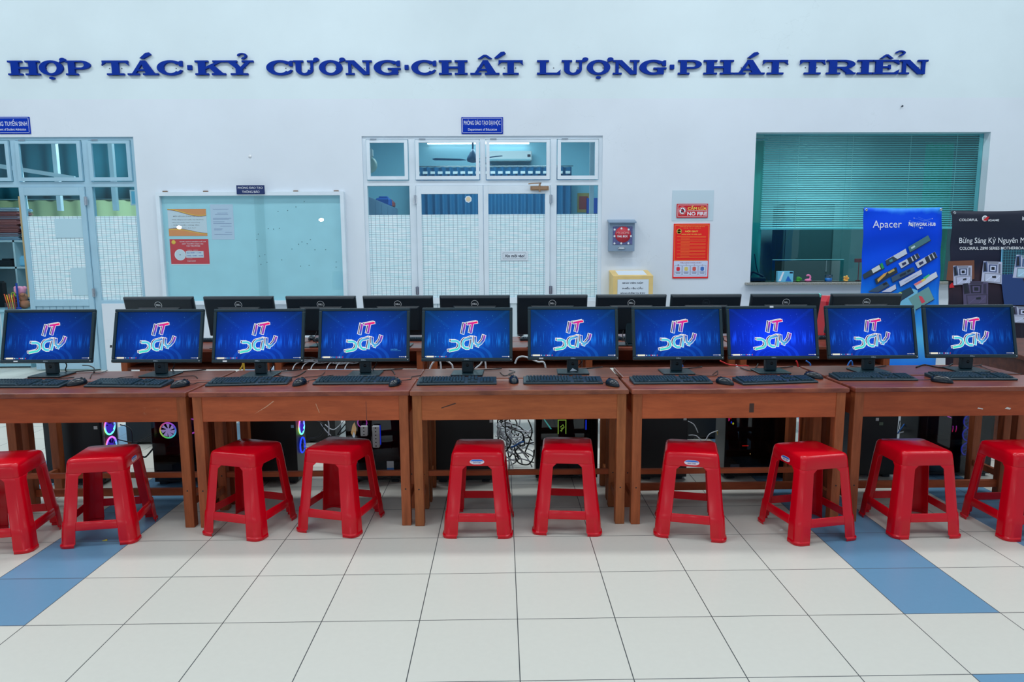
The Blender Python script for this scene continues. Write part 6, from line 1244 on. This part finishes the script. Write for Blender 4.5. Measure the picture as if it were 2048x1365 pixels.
def TX(q, s, u0, u1, v0, v1, m, bold=0., y=0.): a, b_ = L(u0, v1), L(u1, v0); q.text(s, a[0], b_[0], a[1], b_[1], y, m, bold)
TX(q, 'Apacer', 1745.5, 1803, 441, 459.5, M_WHINK, .0); TX(q, 'NETWORK HUB', 1817, 1871, 445.5, 452, M_WHINK, .025)
for i in range(12):
    r_ = random.Random(i+40); a = r_.uniform(0, 2*PI); b_ = r_.uniform(0, 2*PI); c0 = (1844+26*math.cos(a), 445+11*math.sin(a)); c1_ = (1844+26*math.cos(b_), 445+11*math.sin(b_)); q.ribbon([L(*c0), L(*c1_)], .0011, .0006, mat('thin_cyan', (130, 190, 240)))
    x, z = L(*c0); q.cyl((x, .0004, z), (x, -.0004, z), .004 if i % 5 else .008, M_WHINK, n=8)
place(q).build('lettering', t)
def Z5(x, z): return (1700+x/5.687, 400+z/5.687)
def quad(q, pts, m, y): q.prism([L(*Z5(*p)) for p in pts], y-.002, y, m)
C = lambda n, c: mat('print_'+n, c, rough=.5)
stk = [('grey_teal_memory_stick', [(670, 530), (890, 400), (920, 455), (690, 590)], (70, 120, 130), [([(700, 535), (740, 512), (750, 530), (708, 555)], (200, 220, 220))]),
       ('white_drive', [(415, 680), (640, 550), (660, 605), (430, 735)], (208, 216, 232), [([(415, 682), (500, 634), (556, 668), (430, 735)], (50, 66, 84)), ([(455, 680), (490, 662), (500, 690), (465, 700)], (60, 140, 160))]),
       ('green_memory_stick', [(160, 840), (380, 705), (405, 765), (175, 885)], (44, 62, 72), [([(355, 720), (380, 706), (404, 764), (380, 778)], (30, 160, 90)), ([(258, 780), (345, 730), (365, 775), (280, 822)], (216, 224, 224))]),
       ('striped_memory_stick', [(565, 715), (780, 600), (805, 645), (600, 770)], (206, 212, 226), [([(660, 662), (700, 640), (730, 700), (690, 722)], (30, 44, 66)), ([(712, 634), (738, 620), (768, 678), (744, 692)], (30, 44, 66)), ([(748, 614), (778, 600), (802, 646), (780, 668)], (40, 54, 76)), ([(600, 716), (645, 695), (655, 720), (615, 742)], (40, 46, 90))]),
       ('striped_memory_stick', [(755, 710), (975, 585), (1005, 640), (790, 770)], (206, 212, 226), [([(860, 652), (900, 628), (930, 690), (890, 712)], (30, 44, 66)), ([(912, 622), (938, 606), (968, 664), (944, 680)], (30, 44, 66)), ([(948, 600), (973, 586), (1002, 640), (980, 655)], (40, 54, 76)), ([(795, 710), (840, 688), (852, 712), (810, 738)], (40, 46, 90))]),
       ('gold_memory_stick', [(300, 890), (540, 755), (555, 810), (320, 945)], (34, 50, 60), [([(330, 895), (400, 830), (440, 812), (420, 850), (340, 925)], (226, 170, 80)), ([(445, 812), (515, 772), (525, 795), (460, 830)], (200, 170, 90))]),
       ('dark_memory_stick', [(490, 870), (735, 755), (755, 800), (505, 925)], (56, 84, 110), [([(580, 845), (650, 812), (658, 835), (590, 868)], (24, 40, 60)), ([(665, 800), (700, 782), (710, 800), (675, 820)], (16, 30, 44))]),
       ('white_memory_stick', [(580, 920), (825, 785), (840, 835), (600, 975)], (206, 212, 236), [([(640, 915), (780, 838), (784, 846), (645, 925)], (170, 180, 214))]),
       ('rainbow_memory_stick', [(750, 950), (1000, 810), (1020, 865), (795, 1010)], (216, 222, 238), [([(750, 950), (830, 905), (845, 925), (770, 968)], (240, 130, 130)), ([(830, 905), (880, 876), (890, 895), (845, 925)], (240, 210, 90)), ([(850, 880), (920, 835), (930, 850), (880, 890)], (60, 200, 130))]),
       ('dark_memory_stick', [(230, 1030), (440, 915), (470, 960), (345, 1035)], (40, 60, 86), [([(390, 945), (430, 922), (448, 945), (405, 965)], (16, 28, 44))]),
       ('white_memory_stick', [(385, 1035), (540, 950), (550, 1000), (490, 1035)], (200, 210, 236), []),
       ('glowing_drive', [(555, 1060), (715, 980), (750, 1040), (530, 1180)], (34, 66, 80), [([(556, 1060), (600, 1036), (620, 1050), (562, 1085)], (190, 230, 90))]),
       ('maze_pattern_box', [(695, 1110), (920, 980), (990, 1120), (780, 1240)], (110, 160, 160), [([(810, 1080), (850, 1090), (890, 1150), (850, 1170), (830, 1130)], (220, 70, 90))])]
q = MB(); quad(q, [(560, 1240), (640, 1100), (740, 1000), (800, 1020), (770, 1365), (700, 1365)], C('swoosh', (120, 196, 230)), .0008); place(q).build('light_swoosh', t)
for nm, pts, c, ins in stk:
    q = MB(); quad(q, [(x+6, z+8) for x, z in pts], C('under', (14, 34, 90)), .0004); quad(q, pts, C(nm, c), -.0004)
    for k, (pp_, cc) in enumerate(ins): quad(q, pp_, C('c%02x%02x%02x' % cc, cc), -.0012-.0003*k)
    if nm == 'maze_pattern_box':
        r_ = random.Random(5)
        for i in range(60):
            a, b_ = r_.uniform(.04, .92), r_.uniform(.05, .92); P0, P1, P3 = Vector(pts[0]), Vector(pts[1]), Vector(pts[3]); w0 = P0+(P1-P0)*a+(P3-P0)*b_; dv = (P1-P0)*.06 if i % 2 else (P3-P0)*.07
            if abs(a-.5) < .16 and abs(b_-.5) < .2: continue
            q.ribbon([L(*Z5(*w0)), L(*Z5(*(w0+dv)))], .0045, -.0013, C('maze', (16, 40, 50)))
    place(q).build('printed_'+nm, t)
M_B2 = vgrad('banner_dark', [(.0, (36, 30, 40)), (.5, (44, 38, 52)), (.62, (66, 50, 60)), (.7, (36, 38, 58)), (.85, (40, 46, 64)), (1., (44, 48, 62))], nz=.15)
t, L, place, H_, zt_ = bannerset('advertising_banner', 'dark purple-grey banner printed with motherboards at the right edge of the photo', 1904.5, 421, PK, M_B2, 2)
q = MB(); TX(q, 'COLORFUL', 1917.5, 1955, 437.5, 442.5, M_WHINK, .02); TX(q, 'iGAME', 1976, 1997.5, 439, 443, M_WHINK, .02); TX(q, 'intel', 2044, 2058, 433, 441, M_WHINK, .02)
a, b_ = L(1975, 438); q.lathe([(.03, 0), (.03, -.001), (.018, -.001), (.018, 0)], (L(1969, 437)[0], .0006, L(1969, 437.5)[1]), M_WHINK, 20, 'y'); q.prism([L(1965, 441), L(1973, 434), L(1978, 434), L(1973, 442)], -.0014, -.0004, M_FR)
TX(q, 'Bừng Sáng Kỷ Nguyên Mới', 1919.5, 2062, 474, 489, M_WHINK, .0); TX(q, 'COLORFUL Z890 SERIES MOTHERBOARD', 1921, 2060, 493, 499, M_WHINK, .012); place(q).build('lettering', t)
q = MB(); gm = C('grid', (70, 150, 170)); quad(q, [(1745, 560), (2000, 560), (2000, 850), (1745, 850)], C('grid_ground', (14, 60, 80)), .0009)
for i in range(9): quad(q, [(1755+i*30, 565), (1758+i*30, 565), (1758+i*30, 845), (1755+i*30, 845)], gm, -.0002)
for i in range(9): quad(q, [(1750, 580+i*30), (1995, 580+i*30), (1995, 583+i*30), (1750, 583+i*30)], gm, -.0004)
quad(q, [(1735, 555), (1748, 555), (1748, 700), (1735, 700)], C('beam', (110, 180, 220)), -.0006)
quad(q, [(1135, 690), (1430, 680), (1440, 890), (1300, 930), (1120, 900)], C('ember', (120, 70, 50)), .001); quad(q, [(1160, 960), (1190, 930), (1215, 985), (1160, 990)], M_FR, -.0002)
quad(q, [(1620, 850), (1979, 830), (2100, 1190), (1800, 1190), (1760, 960)], C('deep_blue', (26, 60, 120)), .0008); place(q).build('background_scene', t)
for nm, P0, P1, P2, P3, c, dk in (('white_motherboard', (1190, 740), (1405, 740), (1412, 950), (1205, 962), (190, 196, 224), (60, 76, 110)), ('white_motherboard', (1535, 690), (1750, 700), (1757, 950), (1520, 922), (196, 204, 230), (70, 86, 130)), ('white_motherboard', (1910, 620), (2160, 640), (2160, 890), (1880, 880), (170, 206, 230), (70, 96, 140)), ('black_motherboard', (1305, 915), (1600, 920), (1612, 1185), (1330, 1190), (84, 76, 110), (36, 34, 54)), ('white_motherboard', (1880, 1200), (2180, 1220), (2180, 1400), (1870, 1390), (190, 196, 220), (80, 80, 110))):
    A_, B_, D_, E_2 = map(Vector, (P0, P1, P2, P3)); F_ = lambda s, r_: tuple((A_+(B_-A_)*s)*(1-r_)+(E_2+(D_-E_2)*s)*r_)
    q = MB(); quad(q, [P0, P1, P2, P3], C(nm, c), -.0006)
    lt = tuple(min(255, int(x*1.12)) for x in c); md = tuple(int(x*.72) for x in c); bl = (20, 26, 40)
    for pl_, cc, y in (([(.0, .06), (.2, .0), (.27, .5), (.04, .54)], dk, -.0014), ([(.04, .1), (.12, .07), (.2, .46), (.07, .48)], bl, -.0018), ([(.22, .0), (.82, .02), (.76, .13), (.28, .12)], md, -.0014),
                       ([(.3, .15), (.74, .15), (.72, .5), (.32, .5)], dk, -.0018), ([(.38, .2), (.67, .2), (.66, .45), (.39, .45)], lt, -.0022), ([(.44, .25), (.61, .25), (.61, .40), (.44, .40)], bl, -.0026),
                       ([(.80, .1), (.835, .1), (.835, .52), (.80, .52)], md, -.0018), ([(.855, .1), (.885, .1), (.885, .52), (.855, .52)], bl, -.0018), ([(.905, .1), (.935, .1), (.935, .52), (.905, .52)], md, -.0018),
                       ([(.12, .56), (.97, .54), (.95, .97), (.14, .98)], md, -.0012), ([(.16, .60), (.93, .58), (.91, .93), (.18, .95)], c, -.0018), ([(.5, .68), (.7, .66), (.7, .76), (.52, .77)], bl, -.0024),
                       ([(.2, .92), (.6, .60), (.64, .60), (.25, .93)], lt, -.0022), ([(.6, .92), (.9, .62), (.92, .64), (.64, .93)], lt, -.0023)):
        quad(q, [F_(*k_) for k_ in pl_], C('c%02x%02x%02x' % tuple(cc), cc), y)
    place(q).build('printed_'+nm, t)
# scraps on the floor
for u, v, c, lb in ((210, 1082, (210, 190, 60), 'tiny yellow paper scrap on the blue floor tiles under the second stool'), (1561, 1061, (230, 230, 226), 'tiny white paper scrap on the floor left of the eighth stool')):
    p = atz(u, v, 0); q = MB(); q.hull([(-.012, -.006, 0), (.014, -.004, 0), (.01, .007, 0)], [(-.010, -.006, .003), (.012, -.003, .004), (.008, .006, .006)], mat('scrap_%d' % u, c, rough=.7)); tag(q.build('paper_scrap', loc=(p.x, p.y, .0005)), lb, 'scrap')
